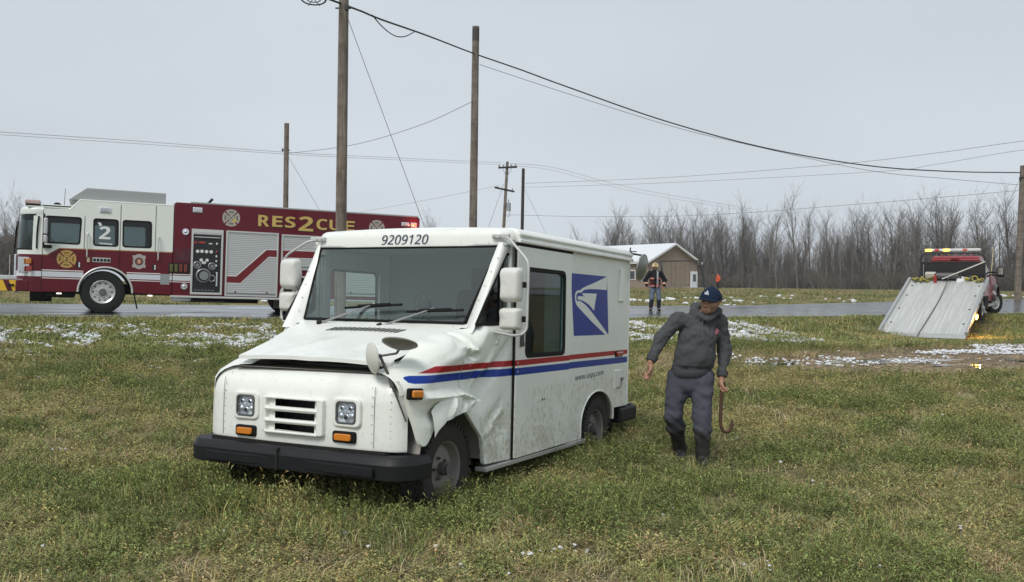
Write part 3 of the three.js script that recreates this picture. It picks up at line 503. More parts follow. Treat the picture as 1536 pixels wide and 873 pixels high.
    mesh('reflector', [bx(.006, .13, .145, .722, yc, zc), ...[[-.035, .028], [.035, .028], [0, -.03], [-.045, -.02], [.045, -.02]].map(([a, b], i) => sph(i === 2 ? .024 : .02, .728, yc + b, zc + a, .7, 1, 1, 12)), bx(.012, .01, .14, .731, yc + .002, zc), bx(.012, .12, .008, .731, yc, zc)], mat([.86, .88, .9], .28, .75), h);
    const bowlM = mat([.05, .05, .055], .1, .3); for (const [r, a, b] of [[.016, -.028, 0], [.010, .03, .034], [.010, .03, -.034]]) mesh('projector_bowl', sph(r, .742, yc + a, zc + b, .6, 1, 1, 12), bowlM, h);
    mesh('lens', ext(rrect(.142, .126, .024, -zc, yc), .004, .002, 2).rotateY(Math.PI / 2).translate(.746, 0, 0), ledLens, h);
    const t = sub('turn_signal', van), ty = yc > .755 ? .594 : .575, tz = zc > 0 ? .428 : -.421;
    const s3 = rrect(.188, .078, .022, -tz, ty); mesh('housing', ext(s3, .012, .010, 3).rotateY(Math.PI / 2).translate(.722, 0, 0), gasket, t);
    mesh('lens', ext(rrect(.135, .046, .016, -tz, ty), .008, .006, 3).rotateY(Math.PI / 2).translate(.748, 0, 0), amberLens, t);
  }
  { const t = sub('side_marker', van); mesh('housing', rb(.125, .075, .03, .012, .665, .905, -.925, 0, -.35, .04), gasket, t); mesh('lens', rb(.09, .05, .03, .012, .660, .905, -.942, 0, -.35, .04), amberLens, t); }
  { const t = sub('tail_marker', van); mesh('housing', rb(.21, .06, .03, .01, -3.06, 1.052, -.945), gasket, t); mesh('lens', rb(.17, .045, .03, .012, -3.07, 1.052, -.96), redLens, t); }
  // ---- front bumper ----
  {
    const line = [[.50, .968], ...arc(.60, .75, .218, Math.PI / 2, .30, 8), [.818, .60], [.830, .30], [.834, 0], [.830, -.30], [.818, -.60], ...arc(.60, -.75, .218, -.30, -Math.PI / 2, 8), [.50, -.968]];
    const prof = [[.350, .18], [.338, .030], [.346, .008], [.352, 0], [.445, 0], [.452, .004], [.488, .022], [.497, .034], [.499, .20]];
    const bumperMat = phys([.009, .0095, .011], { roughness: .5, specularIntensity: .6, bumpMap: waviness, bumpScale: .003 });
    const b = mesh('front_bumper', toCreasedNormals(shell(line, prof), .5), bumperMat, van);
    for (const zc of [.38, -.42]) mesh('pad', rb(.020, .062, .62, .006, .829, .398, zc, 0, zc > 0 ? .03 : -.03), blackPlastic, b);
    mesh('centre_joint', bx(.03, .15, .012, .826, .418, .06), paintedVoid, b);
    mesh('mounting', [bx(.3, .10, .12, .5, .42, .4), bx(.3, .10, .12, .5, .42, -.4), bx(.06, .03, 1.5, .70, .502, 0)], chassisMat, van);
  }
  // ---- windscreen, pillars, header ----
  const wb = { x: -.272, y: 1.36, z: .75 }, wt = { x: -.605, y: 1.957, z: .858 };
  {
    mesh('windscreen', quad([wb.x, wb.y, wb.z], [wb.x, wb.y, -wb.z], [wt.x, wt.y, -wt.z], [wt.x, wt.y, wt.z]), phys([.66, .77, .75], { transmission: .95, roughness: .02, ior: 1.7, thickness: 0 }), van);
    const fr = [], c = [[wb.x, wb.y, wb.z], [wb.x, wb.y, -wb.z], [wt.x, wt.y, -wt.z], [wt.x, wt.y, wt.z]]; for (let i = 0; i < 4; i++) fr.push(rod(c[i], c[(i + 1) % 4], .010, .010, 6)); mesh('windscreen_gasket', fr, gasket, van);
    for (const s of [1, -1]) { // A-pillar: windscreen edge -> rounded outer corner -> quarter window edge
      const g = grid(10, 12, (u, v) => { const W = [lerp(wb.x, wt.x, v) + .006, lerp(wb.y - .07, wt.y + .03, v) + .004, lerp(wb.z, wt.z, v)], Q = [lerp(-.165, -.70, v), lerp(1.29, 1.97, v), lerp(.885, .905, v)], O = [lerp(-.12, -.585, v), lerp(1.285, 1.985, v), lerp(.89, .93, v)]; const a = (1 - u) * (1 - u), b = 2 * u * (1 - u), d = u * u; return [a * W[0] + b * O[0] + d * Q[0], a * W[1] + b * O[1] + d * Q[1], s * (a * W[2] + b * O[2] + d * Q[2])]; });
      mesh('pillar', g, bodyMat, van);
      const tri = [[-.19, 1.352], [-.72, 1.362], [-.72, 1.90], [-.655, 1.90]];
      const sh = rpoly(tri.map(p => [p[0], p[1]]), .03), zq = s * .893;
      mesh('quarter_window', new THREE.ShapeGeometry(sh).translate(0, 0, zq), phys([.25, .30, .30], { transmission: 1, roughness: .02, ior: 1.5, thickness: 0 }), van);
      const fr2 = []; for (let i = 0; i < 4; i++) fr2.push(rod([...tri[i], zq - s * -.004], [...tri[(i + 1) % 4], zq - s * -.004], .011, .011, 6)); mesh('window_gasket', fr2, gasket, van);
      mesh('door_post', bx(.05, .62, .05, -.715, 1.66, s * .90), bodyMat, van);
    }
    const plan = [[-1.0, .945], [-.80, .945], ...arc(-.745, .80, .145, Math.PI / 2, .1, 8), ...Array.from({ length: 11 }, (_, i) => { const z = lerp(.72, -.72, i / 10); return [-.598 + .012 * (1 - (z / .75) ** 2), z]; }), ...arc(-.745, -.80, .145, -.1, -Math.PI / 2, 8), [-.80, -.945], [-1.0, -.945]];
    mesh('header_panel', shell(plan, [[1.962, .004], [1.97, 0], [2.035, .004], [2.065, .012], [2.085, .026], [2.10, .05], [2.106, .09], [2.108, .2]], p => [p[2], p[1]]), bodyMat, van);
    const t = textGeo('9209120', .080, .002, .445, .22, fontRegular); t.rotateY(Math.PI / 2); t.translate(-.586, 2.020, 0);
    mesh('fleet_number', t, mat('#2b3650', .5), van);
  }
  // ---- roof, rear body, far side ----
  {
    const rs = new THREE.Shape(); rs.moveTo(-.955, 1.995); rs.lineTo(-.975, 2.02); rs.lineTo(-.972, 2.05); rs.quadraticCurveTo(-.965, 2.10, -.90, 2.112); rs.quadraticCurveTo(0, 2.15, .90, 2.112); rs.quadraticCurveTo(.965, 2.10, .972, 2.05); rs.lineTo(.975, 2.02); rs.lineTo(.955, 1.995); rs.closePath();
    const g = ext(rs, 2.60, .02, 2); g.rotateY(Math.PI / 2); g.scale(1, 1, -1); g.translate(-3.36, 0, 0); mesh('roof', toCreasedNormals(g, .6), bodyMat, van);
    mesh('gutter_rail', [rb(2.64, .03, .03, .010, -2.02, 2.005, -.985), rb(2.64, .02, .02, .006, -2.02, 2.055, -.982), rb(2.64, .03, .03, .010, -2.02, 2.005, .985)], bodyMat, van);
    const side = new THREE.Shape(); side.moveTo(-1.74, .31); side.lineTo(-1.74, 2.0); side.lineTo(-3.34, 2.0); side.lineTo(-3.34, .522); side.lineTo(-2.93, .525);
    const ar = []; for (let i = 0; i <= 20; i++) { const a = i / 20 * Math.PI; ar.push([-2.515 - .415 * Math.cos(a), .42 + .30 * Math.sin(a)]); } side.lineTo(-2.93, .42); ar.forEach(p => side.lineTo(...p)); side.lineTo(-2.10, .31); side.closePath();
    mesh('rear_quarter', uvSide(ext(side, .02, 0).translate(0, 0, -.953)), sideMat, van);
    const lipPts = [[-2.93, .525, -.953], ...ar.map(p => [p[0], p[1], -.953]), [-2.10, .32, -.953]]; mesh('arch_lip', tube(lipPts, .009, 50, 6), bodyMat, van);
    const opp = new THREE.Shape(); opp.moveTo(-1.74, .31); opp.lineTo(-1.74, 2.0); opp.lineTo(-3.34, 2.0); opp.lineTo(-3.34, .522); opp.lineTo(-2.93, .525); ar.forEach(p => opp.lineTo(...p)); opp.lineTo(-2.10, .31); opp.closePath();
    mesh('rear_quarter', ext(opp, .02, 0).translate(0, 0, .933), bodyMat, van);
    mesh('rear_panel', [bx(.02, 1.48, 1.88, -3.345, 1.26, 0), rb(.03, 1.2, 1.6, .01, -3.36, 1.4, 0)], bodyMat, van);
    mesh('corner_trim', [rb(.035, 1.46, .03, .012, -3.335, 1.26, -.945), rb(.035, 1.46, .03, .012, -3.335, 1.26, .945)], bodyMat, van);
    mesh('wheel_well', [grid(16, 1, (u, v) => { const a = u * Math.PI; return [-2.515 + .43 * Math.cos(a), .40 + .335 * Math.sin(a), lerp(-.93, -.58, v)]; }), bx(.9, .55, .02, -2.515, .55, -.57)], undercoat, van);
    mesh('splash_guard', bx(.012, .36, .26, -2.95, .36, -.80), blackRubber, van);
    // vent louvre, fuel door, sill
    const fd = sub('fuel_door', van); mesh('panel', rb(.22, .185, .012, .006, -3.05, .80, -.956), bodyMat, fd); mesh('latch', [rb(.05, .035, .03, .008, -3.13, .80, -.966), bent([[-3.0, .72, -.966], [-3.11, .725, -.968], [-3.13, .79, -.97]], .005, .02)], mat([.2, .2, .2], .5, .4), fd);
    mesh('vent_hood', rb(.12, .33, .03, .010, -3.085, 1.738, -.962), bodyMat, van);
    mesh('sill', [rb(1.93, .035, .10, .008, -1.22, .288, -.925), rb(1.93, .035, .10, .008, -1.22, .288, .925)], mat([.42, .42, .40], .5, .3), van);
    const rbm = sub('rear_bumper', van); mesh('beam', [rb(.22, .15, 1.86, .03, -3.49, .435, 0)], blackPlastic, rbm); mesh('end_cap', rb(.50, .15, .13, .03, -3.36, .43, -.905), blackPlastic, rbm); mesh('top_plate', rb(.24, .012, 1.84, .004, -3.49, .517, 0), mat([.10, .10, .10], .5), rbm);
  }
  // ---- doors ----
  for (const s of [-1, 1]) {
    const d = sub('sliding_door', van);
    const o = rpoly([[-.692, .312], [-.700, 1.968], [-1.770, 1.968], [-1.745, .318]], .02); const win = [[-.862, 1.098], [-.868, 1.80], [-1.620, 1.80], [-1.628, 1.098]]; o.holes.push(rpoly(win, .06, THREE.Path));
    const g = ext(o, .022, .006, 2).translate(0, 0, s < 0 ? -.975 : .95); mesh('panel', s < 0 ? uvSide(g) : g, s < 0 ? sideMat : bodyMat, d);
    const gs = rpoly([[-.850, 1.086], [-.856, 1.812], [-1.632, 1.812], [-1.640, 1.086]], .07); gs.holes.push(rpoly([[-.885, 1.122], [-.890, 1.778], [-1.598, 1.778], [-1.605, 1.122]], .05, THREE.Path));
    mesh('window_gasket', ext(gs, .008, .004, 2).translate(0, 0, s * .979 - .004), gasket, d);
    mesh('window', new THREE.ShapeGeometry(rpoly(win, .06)).translate(0, 0, s * .965), phys(s < 0 ? [.52, .72, .70] : [.85, .92, .9], { transmission: 1, roughness: .02, ior: 1.55, thickness: 0 }), d);
    if (s < 0) {
      mesh('door_edge', bx(.014, 1.66, .012, -.684, 1.14, -.966), gasket, d);
      mesh('handle', [rb(.035, .11, .03, .01, -.775, 1.235, -.99), rb(.05, .03, .02, .006, -.775, 1.20, -.995)], mat([.06, .06, .06], .5), d);
      mesh('bolt', [sph(.012, -1.20, .735, -.980, 1, 1, .5, 8), sph(.010, -1.235, .738, -.980, 1, 1, .5, 8)], mat([.03, .025, .02], .6), d);
      for (const y of [.985, 1.052]) mesh('hinge_pin', sph(.010, -.73, y, -.980, 1, 1, .5, 8), steel, d);
      mesh('top_track', bx(1.12, .022, .02, -1.24, 1.982, -.965), gasket, van);
    }
  }
  // ---- cab interior ----
  {
    const inM = mat([.30, .34, .33], .85), inD = mat([.035, .037, .04], .85);
    mesh('cab_floor', [bx(2.9, .04, 1.8, -1.85, .52, 0), bx(2.55, .14, 1.0, -1.75, .36, 0), bx(.8, .14, 1.0, .1, .36, 0)], chassisMat, van);
    const bh = new THREE.Shape(); bh.moveTo(-.93, .52); bh.lineTo(.93, .52); bh.lineTo(.93, 1.98); bh.lineTo(-.93, 1.98); bh.closePath(); bh.holes.push(rrect(.75, 1.2, .05, .35, 1.25, THREE.Path));
    mesh('bulkhead', ext(bh, .02).rotateY(Math.PI / 2).translate(-1.78, 0, 0), inM, van);
    mesh('dashboard', [rb(.30, .22, 1.62, .05, -.42, 1.22, 0), rb(.10, .30, 1.6, .04, -.38, 1.02, 0)], inD, van);
    const seat = sub('driver_seat', van); mesh('cushion', rb(.46, .14, .50, .05, -1.25, .92, -.22), inD, seat); mesh('backrest', rb(.14, .72, .50, .06, -1.50, 1.28, -.22, 0, 0, .12), inD, seat);
    mesh('mail_tray', [rb(.5, .3, .6, .02, -1.1, 1.0, .35), rb(.46, .06, .56, .02, -1.1, 1.17, .35)], inM, van);
    const fan = sub('dash_fan', van); mesh('cage', [tor(.10, .006, -.62, 1.50, -.17, 0, Math.PI / 2 - .2, 0), tor(.06, .004, -.62, 1.50, -.17, 0, Math.PI / 2 - .2, 0), tor(.025, .006, -.62, 1.50, -.17, 0, Math.PI / 2 - .2, 0)], inD, fan); mesh('motor', cyl(.04, .045, .09, -.66, 1.50, -.17, 0, 0, Math.PI / 2), inD, fan); mesh('stand', rod([-.66, 1.47, -.17], [-.55, 1.33, -.17], .012), inD, fan);
    const st = sub('steering_wheel', van); mesh('ring', tor(.19, .014, -.72, 1.28, .38, 0, Math.PI / 2 - .1, 0.5), inD, st); mesh('column', rod([-.72, 1.28, .38], [-.45, 1.12, .38], .03), inD, st);
    mesh('lining', [bx(1.5, 1.3, .01, -2.55, 1.3, .925), bx(1.5, .01, 1.8, -2.5, 1.97, 0), bx(1.25, .012, 1.86, -1.22, 1.972, 0), bx(1.12, .06, .02, -1.23, 1.985, .93), bx(1.12, .06, .02, -1.23, 1.985, -.93)], mat([.5, .53, .52], .8), van);
  }
  // ---- wipers ----
  for (const [p, tip, b0, b1] of [[[-.205, 1.318, .529], [-.292, 1.475, .05], [-.284, 1.445, .34], [-.30, 1.480, -.19]], [[-.200, 1.308, -.054], [-.280, 1.450, -.50], [-.272, 1.425, -.25], [-.286, 1.447, -.745]]]) {
    const w = sub('wiper', van), o = (q, k) => [q[0] + k * .87, q[1] + k * .49, q[2]];
    mesh('arm', [rod(o(p, .02), o(tip, .035), .008, .005), rod(o(p, .015), o([(p[0] + tip[0]) / 2, (p[1] + tip[1]) / 2, (p[2] + tip[2]) / 2], .03), .009, .008)], mat([.30, .30, .30], .45, .4), w);
    mesh('pivot', [cyl(.022, .026, .05, p[0] + .015, p[1] + .005, p[2], 0, 0, -.5), sph(.018, p[0] + .03, p[1] - .02, p[2] + .012)], blackPlastic, w);
    mesh('blade', [rod(o(b0, .02), o(b1, .02), .010), rod(o([lerp(b0[0], b1[0], .25), lerp(b0[1], b1[1], .25) , lerp(b0[2], b1[2], .25)], .034), o([lerp(b0[0], b1[0], .8), lerp(b0[1], b1[1], .8), lerp(b0[2], b1[2], .8)], .034), .012)], blackRubber, w);
  }
  // ---- side mirrors on tubular brackets ----
  for (const s of [1, -1]) {
    const m = sub('side_mirror', van), up = s > 0 ? .055 : 0, zo = s * 1.135;
    mesh('bracket', [bent([[-.60, 2.03, s * .87], [-.56, 2.02, s * .96], [-.50, 1.83 + up, s * 1.165], [-.48, 1.30 + up, s * 1.17], [-.44, 1.27 + up, s * 1.10], [-.34, 1.31, s * .90]], .0105, .05)], mat([.50, .51, .50], .4, .1), m);
    mesh('foot', [rb(.035, .035, .15, .008, -.590, 2.035, s * .88), ...[-.05, 0, .05].map(k => sph(.009, -.570, 2.035, s * (.88 + k), 1, 1, 1, 8)), bent([[-.40, 1.335, s * .905], [-.40, 1.20, s * .955], [-.44, 1.25, s * .955], [-.42, 1.33, s * .91]], .010, .02)], mat([.55, .55, .54], .45, .2), m);
    const shell_ = (yc, h, w) => { const g = grid(20, 16, (u, v) => { const a = u * Math.PI * 2, b = v * Math.PI / 2, sq = (t, e) => Math.sign(t) * Math.pow(Math.abs(t), e); const cz = sq(Math.cos(a), .32) * w / 2 * Math.pow(Math.cos(b), .28), cy = sq(Math.sin(a), .32) * h / 2 * Math.pow(Math.cos(b), .28); const notch = .022 * Math.exp(-(((cy + h * .1) / (h * .2)) ** 2)) * ss(.1, .5, -cz * s / w + .0); return [-.47 + .085 * Math.sin(b) - notch, yc + cy, s * 1.05 + cz]; }); return g; };
    for (const [yc, h, w, nm] of [[1.655 + up * 1.4, .262, .178, 'upper_housing'], [1.398 + up * 1.8, .168, .178, 'lower_housing']]) {
      const hh = mesh(nm, shell_(yc, h, w), phys([.64, .64, .60], { roughness: .5 }), m); mesh('mirror_glass', bx(.006, h * .86, w * .86, -.475, yc, s * 1.05), chrome, hh); mesh('clamp', rb(.03, .045, .03, .006, -.47, yc, zo + s * .01), gasket, hh);
    }
  }
  // ---- round spotting mirrors ----
  const dish = (r, mSide) => { const pts = []; for (let i = 0; i <= 8; i++) { const a = i / 8; pts.push(new THREE.Vector2(Math.max(.0001, r * a), .03 * (1 - a * a) * r / .1)); } pts.push(new THREE.Vector2(r * 1.02, -.004), new THREE.Vector2(r, -.010), new THREE.Vector2(.0001, -.010)); return new THREE.LatheGeometry(pts, 28); };
  const orient = (g, n, p) => { g.applyQuaternion(new THREE.Quaternion().setFromUnitVectors(V(0, 1, 0), V(...n).normalize())); return g.translate(...p); };
  {
    const backM = phys([.62, .62, .56], { roughness: .45 });
    const m = sub('spotting_mirror', van); const P = [.70, .957, -.775], J = [.735, 1.145, -.695];
    mesh('stalk', [rod(P, J, .010), rod([.71, .97, -.77], [.66, .72, -.86], .006), rod(J, [.70, 1.165, -.80], .008), rod([.70, 1.165, -.80], [.69, 1.195, -.815], .008), sph(.014, ...J), cyl(.018, .018, .05, .702, .965, -.772, .3, 0, 0, 10), cyl(.014, .014, .03, .695, .93, -.785, .3, 0, 0, 10)], mat([.10, .10, .10], .45, .4), m);
    mesh('dish', orient(dish(.105), [.62, -.12, .42], [.735, 1.128, -.632]), backM, m);
    const m2 = sub('spotting_mirror', van); mesh('dish', orient(dish(.118), [.30, -.86, -.05], [.70, 1.228, -.822]), mat([.22, .21, .18], .45), m2); mesh('stub', cyl(.010, .010, .04, .71, 1.205, -.815), steel, m2);
    const m3 = sub('spotting_mirror', van); mesh('dish', orient(dish(.14), [.04, -.17, -.98], [-3.49, 1.935, -1.035]), mat([.20, .21, .18], .3, .2), m3); mesh('rim', orient(tor(.14, .007, 0, 0, 0, Math.PI / 2), [.04, -.17, -.98], [-3.49, 1.935, -1.035]), steel, m3);
    mesh('bracket', [bent([[-3.36, 2.08, -.92], [-3.47, 2.075, -.97], [-3.53, 2.06, -1.06], [-3.53, 1.97, -1.06], [-3.48, 1.94, -1.04]], .010, .03), rod([-3.40, 2.02, -.93], [-3.42, 2.14, -.93], .008), rod([-3.40, 2.10, -.90], [-3.44, 2.10, -.99], .006), rb(.05, .08, .04, .01, -3.40, 2.055, -.93)], mat([.05, .05, .05], .5, .3), m3);
  }
  // ---- wheels ----
  const rimM = mat([.24, .225, .20], .75, .1), hubM = mat([.12, .115, .11], .7, .2), tyreDirty = phys([.050, .047, .043], { roughness: .92, specularIntensity: .35 });
  for (const [x, z, steer] of [[.125, -.77, 0], [.125, .77, 0], [-2.565, -.83, 0], [-2.565, .83, 0]]) {
    const w = sub('wheel', van); w.position.set(x, .340, z); w.rotation.y = (z > 0 ? Math.PI : 0) + steer;
    wheelParts(w, .328, .20, .195, 'van', tyreDirty, rimM, hubM);
  }
  for (const x of [.125, -2.565]) mesh('axle', [cyl(.045, .045, 1.4, x, .33, 0, Math.PI / 2), sph(.11, x, .33, 0)], chassisMat, van);
}

// ---------- the rescue fire engine (local: x forward, y up, z to its right; origin on the road under the front axle) ----------
{
  const fe = thing('fire_engine', 'maroon and white rescue fire engine parked on the road behind the mail van', 'fire engine');
  fe.quaternion.setFromRotationMatrix(new THREE.Matrix4().makeBasis(V(-.91335, .02094, .40665), V(.01913, .99978, -.00852), V(-.40674, 0, -.91355)));
  fe.position.set(-11.119, .795, -25.633);
  const FX = 2.1, FW = 10.75, FY = .4, FH = 2.7, CW = 2048, CH = 514, S = 1.24;
  const livery = texture(CW, CH, c => {
    const X = x => (FX - x) / FW * CW, Y = y => CH - (y - FY) / FH * CH, k = CW / FW;
    const P = (pts, f) => { c.fillStyle = f; c.beginPath(); pts.forEach(([x, y], i) => i ? c.lineTo(X(x), Y(y)) : c.moveTo(X(x), Y(y))); c.closePath(); c.fill(); };
    const maroon = '#5c0a1b', white = '#dfe3dc', silver = '#c9ced2';
    c.fillStyle = maroon; c.fillRect(0, 0, CW, CH);
    P([[2.1, 1.46], [1.31, 1.46], [1.04, 1.635], [-1.70, 1.65], [-1.70, 3.2], [2.1, 3.2]], white);
    P([[2.1, 1.44], [1.315, 1.44], [1.045, 1.615], [-1.70, 1.63], [-1.70, 1.642], [1.04, 1.628], [1.31, 1.452], [2.1, 1.452]], '#c7a24a');
    const band = (x0, x1) => { P([[x0, 1.075], [x1, 1.075], [x1, 1.05], [x0, 1.05]], white); P([[x0, 1.03], [x1, 1.03], [x1, .895], [x0, .895]], silver); P([[x0, .872], [x1, .872], [x1, .85], [x0, .85]], white); };
    band(2.1, .47); band(-.56, -1.39); band(-1.62, -2.2); band(-8.0, -8.6); P([[-1.39, 1.06], [-1.62, 1.06], [-1.62, .78], [-1.39, .78]], '#8e9294');
    const cross = (cx, cy, r, col, inner, num) => {
      c.save(); c.translate(X(cx), Y(cy)); c.scale(k, k);
      for (let q = 0; q < 4; q++) { c.save(); c.rotate(q * Math.PI / 2); c.fillStyle = col; c.beginPath(); c.moveTo(-.16 * r, -.22 * r); c.lineTo(-.68 * r, -.80 * r); c.quadraticCurveTo(0, -1.22 * r, .68 * r, -.80 * r); c.lineTo(.16 * r, -.22 * r); c.closePath(); c.fill(); c.fillStyle = inner; c.fillRect(-.28 * r, -.78 * r, .56 * r, .20 * r); c.restore(); }
      c.fillStyle = col; c.beginPath(); c.arc(0, 0, .40 * r, 0, 7); c.fill(); c.strokeStyle = inner; c.lineWidth = .05 * r; c.stroke();
      if (num) { c.fillStyle = '#111'; c.scale(1 / k, 1 / k); c.font = `bold ${.62 * r * k | 0}px sans-serif`; c.textAlign = 'center'; c.textBaseline = 'middle'; c.fillText('2', 0, 1); }
      else { c.fillStyle = '#c9b263'; c.beginPath(); c.ellipse(.35 * r, .3 * r, .3 * r, .2 * r, -.6, 0, 7); c.fill(); c.strokeStyle = '#40403c'; c.lineWidth = .06 * r; c.beginPath(); c.moveTo(-.3 * r, -.3 * r); c.lineTo(.3 * r, .3 * r); c.moveTo(.3 * r, -.3 * r); c.lineTo(-.3 * r, .3 * r); c.stroke(); }
      c.restore();
    };
    cross(.87, 1.36, .225, '#b8975a', '#7d6420', true); cross(-3.16, 2.65, .23, '#a9a49a', '#6a675e', false); cross(-7.25, 2.60, .23, '#a9a49a', '#6a675e', false);
    c.save(); c.translate(X(-.855), Y(1.365)); c.scale(k, k); c.fillStyle = '#a8a29e'; c.beginPath(); c.ellipse(0, 0, .15, .20, 0, 0, 7); c.fill(); c.fillRect(-.16, -.16, .32, .08); c.fillRect(-.165, .08, .33, .08); c.fillStyle = '#56413f'; c.beginPath(); c.arc(0, 0, .105, 0, 7); c.fill(); c.fillStyle = '#a05848'; c.beginPath(); c.arc(0, 0, .065, 0, 7); c.fill(); c.fillStyle = '#c39a86'; c.fillRect(-.03, -.05, .06, .1); c.restore();
    seed(311); for (let i = 0; i < 1500; i++) { const x = rr(-8.5, 2), y = .42 + Math.pow(rnd(), 2) * .7; c.fillStyle = `rgba(120,112,100,${rr(.05, .22)})`; c.fillRect(X(x), Y(y), rr(.5, 2), rr(.5, 2.5)); }
  });
  livery.wrapS = livery.wrapT = THREE.ClampToEdgeWrapping;
  const uvF = g => { const p = g.attributes.position, u = g.attributes.uv; for (let i = 0; i < p.count; i++) u.setXY(i, (FX - p.getX(i)) / FW, (p.getY(i) - FY) / FH); return g; };
  const sideM = phys([1, 1, 1], { map: livery, roughness: .35, clearcoat: .2, clearcoatRoughness: .15, specularIntensity: .6 });
  const maroonM = phys([.095, .004, .012], { roughness: .35, clearcoat: .2, clearcoatRoughness: .15, specularIntensity: .6 }), whiteM = phys([.72, .75, .70], { roughness: .35, clearcoat: .5 });
  const dkGlass = phys([.30, .36, .355], { transmission: 1, roughness: .02, ior: 1.5, thickness: 0 });
  const silverM = mat([.55, .56, .56], .38, .55), trim = mat([.62, .62, .60], .35, .5);
  // ---- cab: hollow shell with real windows ----
  const cab = sub('cab', fe);
  const arch = (cx, r, n = 20, y0 = .5) => Array.from({ length: n + 1 }, (_, i) => { const a = Math.PI * i / n; return [cx - r * Math.cos(a), y0 + .03 + r * Math.sin(a)]; });
  const W1 = [[1.35, 1.77], [1.36, 2.42], [.56, 2.42], [.59, 1.76]], W2 = [[.24, 1.75], [.25, 2.415], [-.31, 2.415], [-.32, 1.75]], W3 = [[-.46, 1.745], [-.45, 2.415], [-1.12, 2.415], [-1.13, 1.75]];
  for (const s of [-1, 1]) {
    const o = new THREE.Shape(); o.moveTo(1.44, .51); o.lineTo(1.44, 2.62); o.lineTo(.80, 2.64); o.lineTo(.59, 2.89); o.lineTo(-1.68, 2.89); o.lineTo(-1.68, .51); arch(-.06, .64).forEach(p => o.lineTo(...p)); o.closePath();
    for (const w of [W1, W2, W3]) o.holes.push(rpoly(w, .07, THREE.Path));
    mesh('side_wall', uvF(ext(o, .045, .006).translate(0, 0, s < 0 ? -S : S - .045)), sideM, cab);
    for (const w of [W1, W2, W3]) {
      const cx = (w[0][0] + w[2][0]) / 2, cy = (w[0][1] + w[2][1]) / 2, grow = (k) => w.map(p => [p[0] + Math.sign(p[0] - cx) * k, p[1] + Math.sign(p[1] - cy) * k]);
      const f = rpoly(grow(.025), .085); f.holes.push(rpoly(grow(-.015), .06, THREE.Path)); mesh('window_frame', ext(f, .012, .004).translate(0, 0, s * (S + .004) - .006), gasket, cab);
      mesh('window', new THREE.ShapeGeometry(rpoly(w, .07)).translate(0, 0, s * (S - .02)), dkGlass, cab);
    }
    const ln = poly([[1.40, 1.2], [1.40, 2.58], [.80, 2.60], [.60, 2.84], [-1.62, 2.84], [-1.62, 1.2]]); for (const w of [W1, W2, W3]) ln.holes.push(rpoly(w, .07, THREE.Path)); mesh('lining', ext(ln, .01).translate(0, 0, s * (S - .06) - .005), mat([.035, .035, .038], .9), cab);
    // wheel arch trim
    mesh('arch_trim', tube(arch(-.06, .65).map(p => [p[0], p[1], s * (S + .012)]), .028, 40, 8), trim, cab);
    mesh('wheel_well', grid(16, 1, (u, v) => { const a = u * Math.PI; return [-.06 + .64 * Math.cos(a), .53 + .64 * Math.sin(a), s * lerp(S, .7, v)]; }), undercoat, cab);
    // handrails, handles, vent, lamps
    for (const x of [.40, -1.315]) mesh('handrail', bent([[x, 2.04, s * S], [x, 2.04, s * (S + .07)], [x, 1.42, s * (S + .07)], [x, 1.42, s * S]], .017, .04), trim, cab);
    for (const x of [.60, -1.22]) { const h = sub('door_handle', cab); mesh('painted_recess', rb(.075, .15, .012, .01, x, 1.22, s * (S + .004)), paintedVoid, h); mesh('lever', rb(.04, .13, .03, .01, x - .03, 1.22, s * (S + .02)), chrome, h); }  // dark raised plate with the shade of a handle pocket painted in
    const v = sub('cab_vent', cab); mesh('frame', rb(.43, .12, .02, .008, .05, 1.365, s * (S + .008)), trim, v); for (let i = 0; i < 5; i++) mesh('slot', bx(.065, .075, .012, .215 - i * .083, 1.365, s * (S + .017)), paintedVoid, v);  // vent openings are dark blocks, the shade put into their colour
    mesh('step_lamp', rb(.07, .12, .03, .01, .36, 1.36, s * (S + .012)), mat([.55, .45, .30], .4), cab);
    const sl = sub('scene_light', cab); mesh('bezel', rb(.27, .14, .04, .02, 0, 2.665, s * (S + .015)), chrome, sl); mesh('lens', rb(.22, .10, .04, .015, 0, 2.665, s * (S + .02)), mat([.42, .45, .48], .3, .2), sl);
    for (const x of [1.43, .47, -.38, -1.24]) mesh('door_gap', bx(.012, x > 1.4 ? 2.05 : x > -.3 && x < 1 ? .86 : x < -1 ? 1.2 : 1.70, .006, x, x > 1.4 ? 1.56 : x > -.3 ? 2.06 : x < -1 ? 2.25 : 1.97, s * (S + .008)), gasket, cab);
  }
  // wrap-round front
  const plan = [[1.42, -S], ...arc(1.52, -.74, .50, -Math.PI / 2, -.12, 10), [2.05, -.4], [2.06, 0], [2.05, .4], ...arc(1.52, .74, .50, .12, Math.PI / 2, 10), [1.42, S]].reverse();
  mesh('front_panel', shell(plan, [[.51, 0], [1.45, 0]]), maroonM, cab);
  mesh('front_stripe', shell(plan.map(p => [p[0] + .004, p[1] * 1.003]), [[.895, 0], [1.03, 0]]), mat([.6, .62, .64], .4), cab);
  mesh('front_panel', shell(plan, [[1.45, 0], [1.57, 0]]), whiteM, cab);
  mesh('windscreen', shell(plan.slice(3, -3), [[1.57, 0], [2.0, .025], [2.46, .05]]), dkGlass, cab);
  for (const q of [plan.slice(0, 4), plan.slice(-4)]) mesh('windscreen_pillar', shell(q, [[1.57, 0], [2.0, .025], [2.46, .05]]), whiteM, cab);
  mesh('windscreen_gasket', [tube([[1.56, 1.60, -1.243], [1.56, 2.0, -1.235], [1.53, 2.42, -1.215]], .02, 16), tube(plan.slice(3, -3).map(p => [p[0], 1.58, p[1]]), .02, 40), tube(plan.slice(3, -3).map(p => [p[0] - .07, 2.45, p[1] * .965]), .025, 40)], gasket, cab);
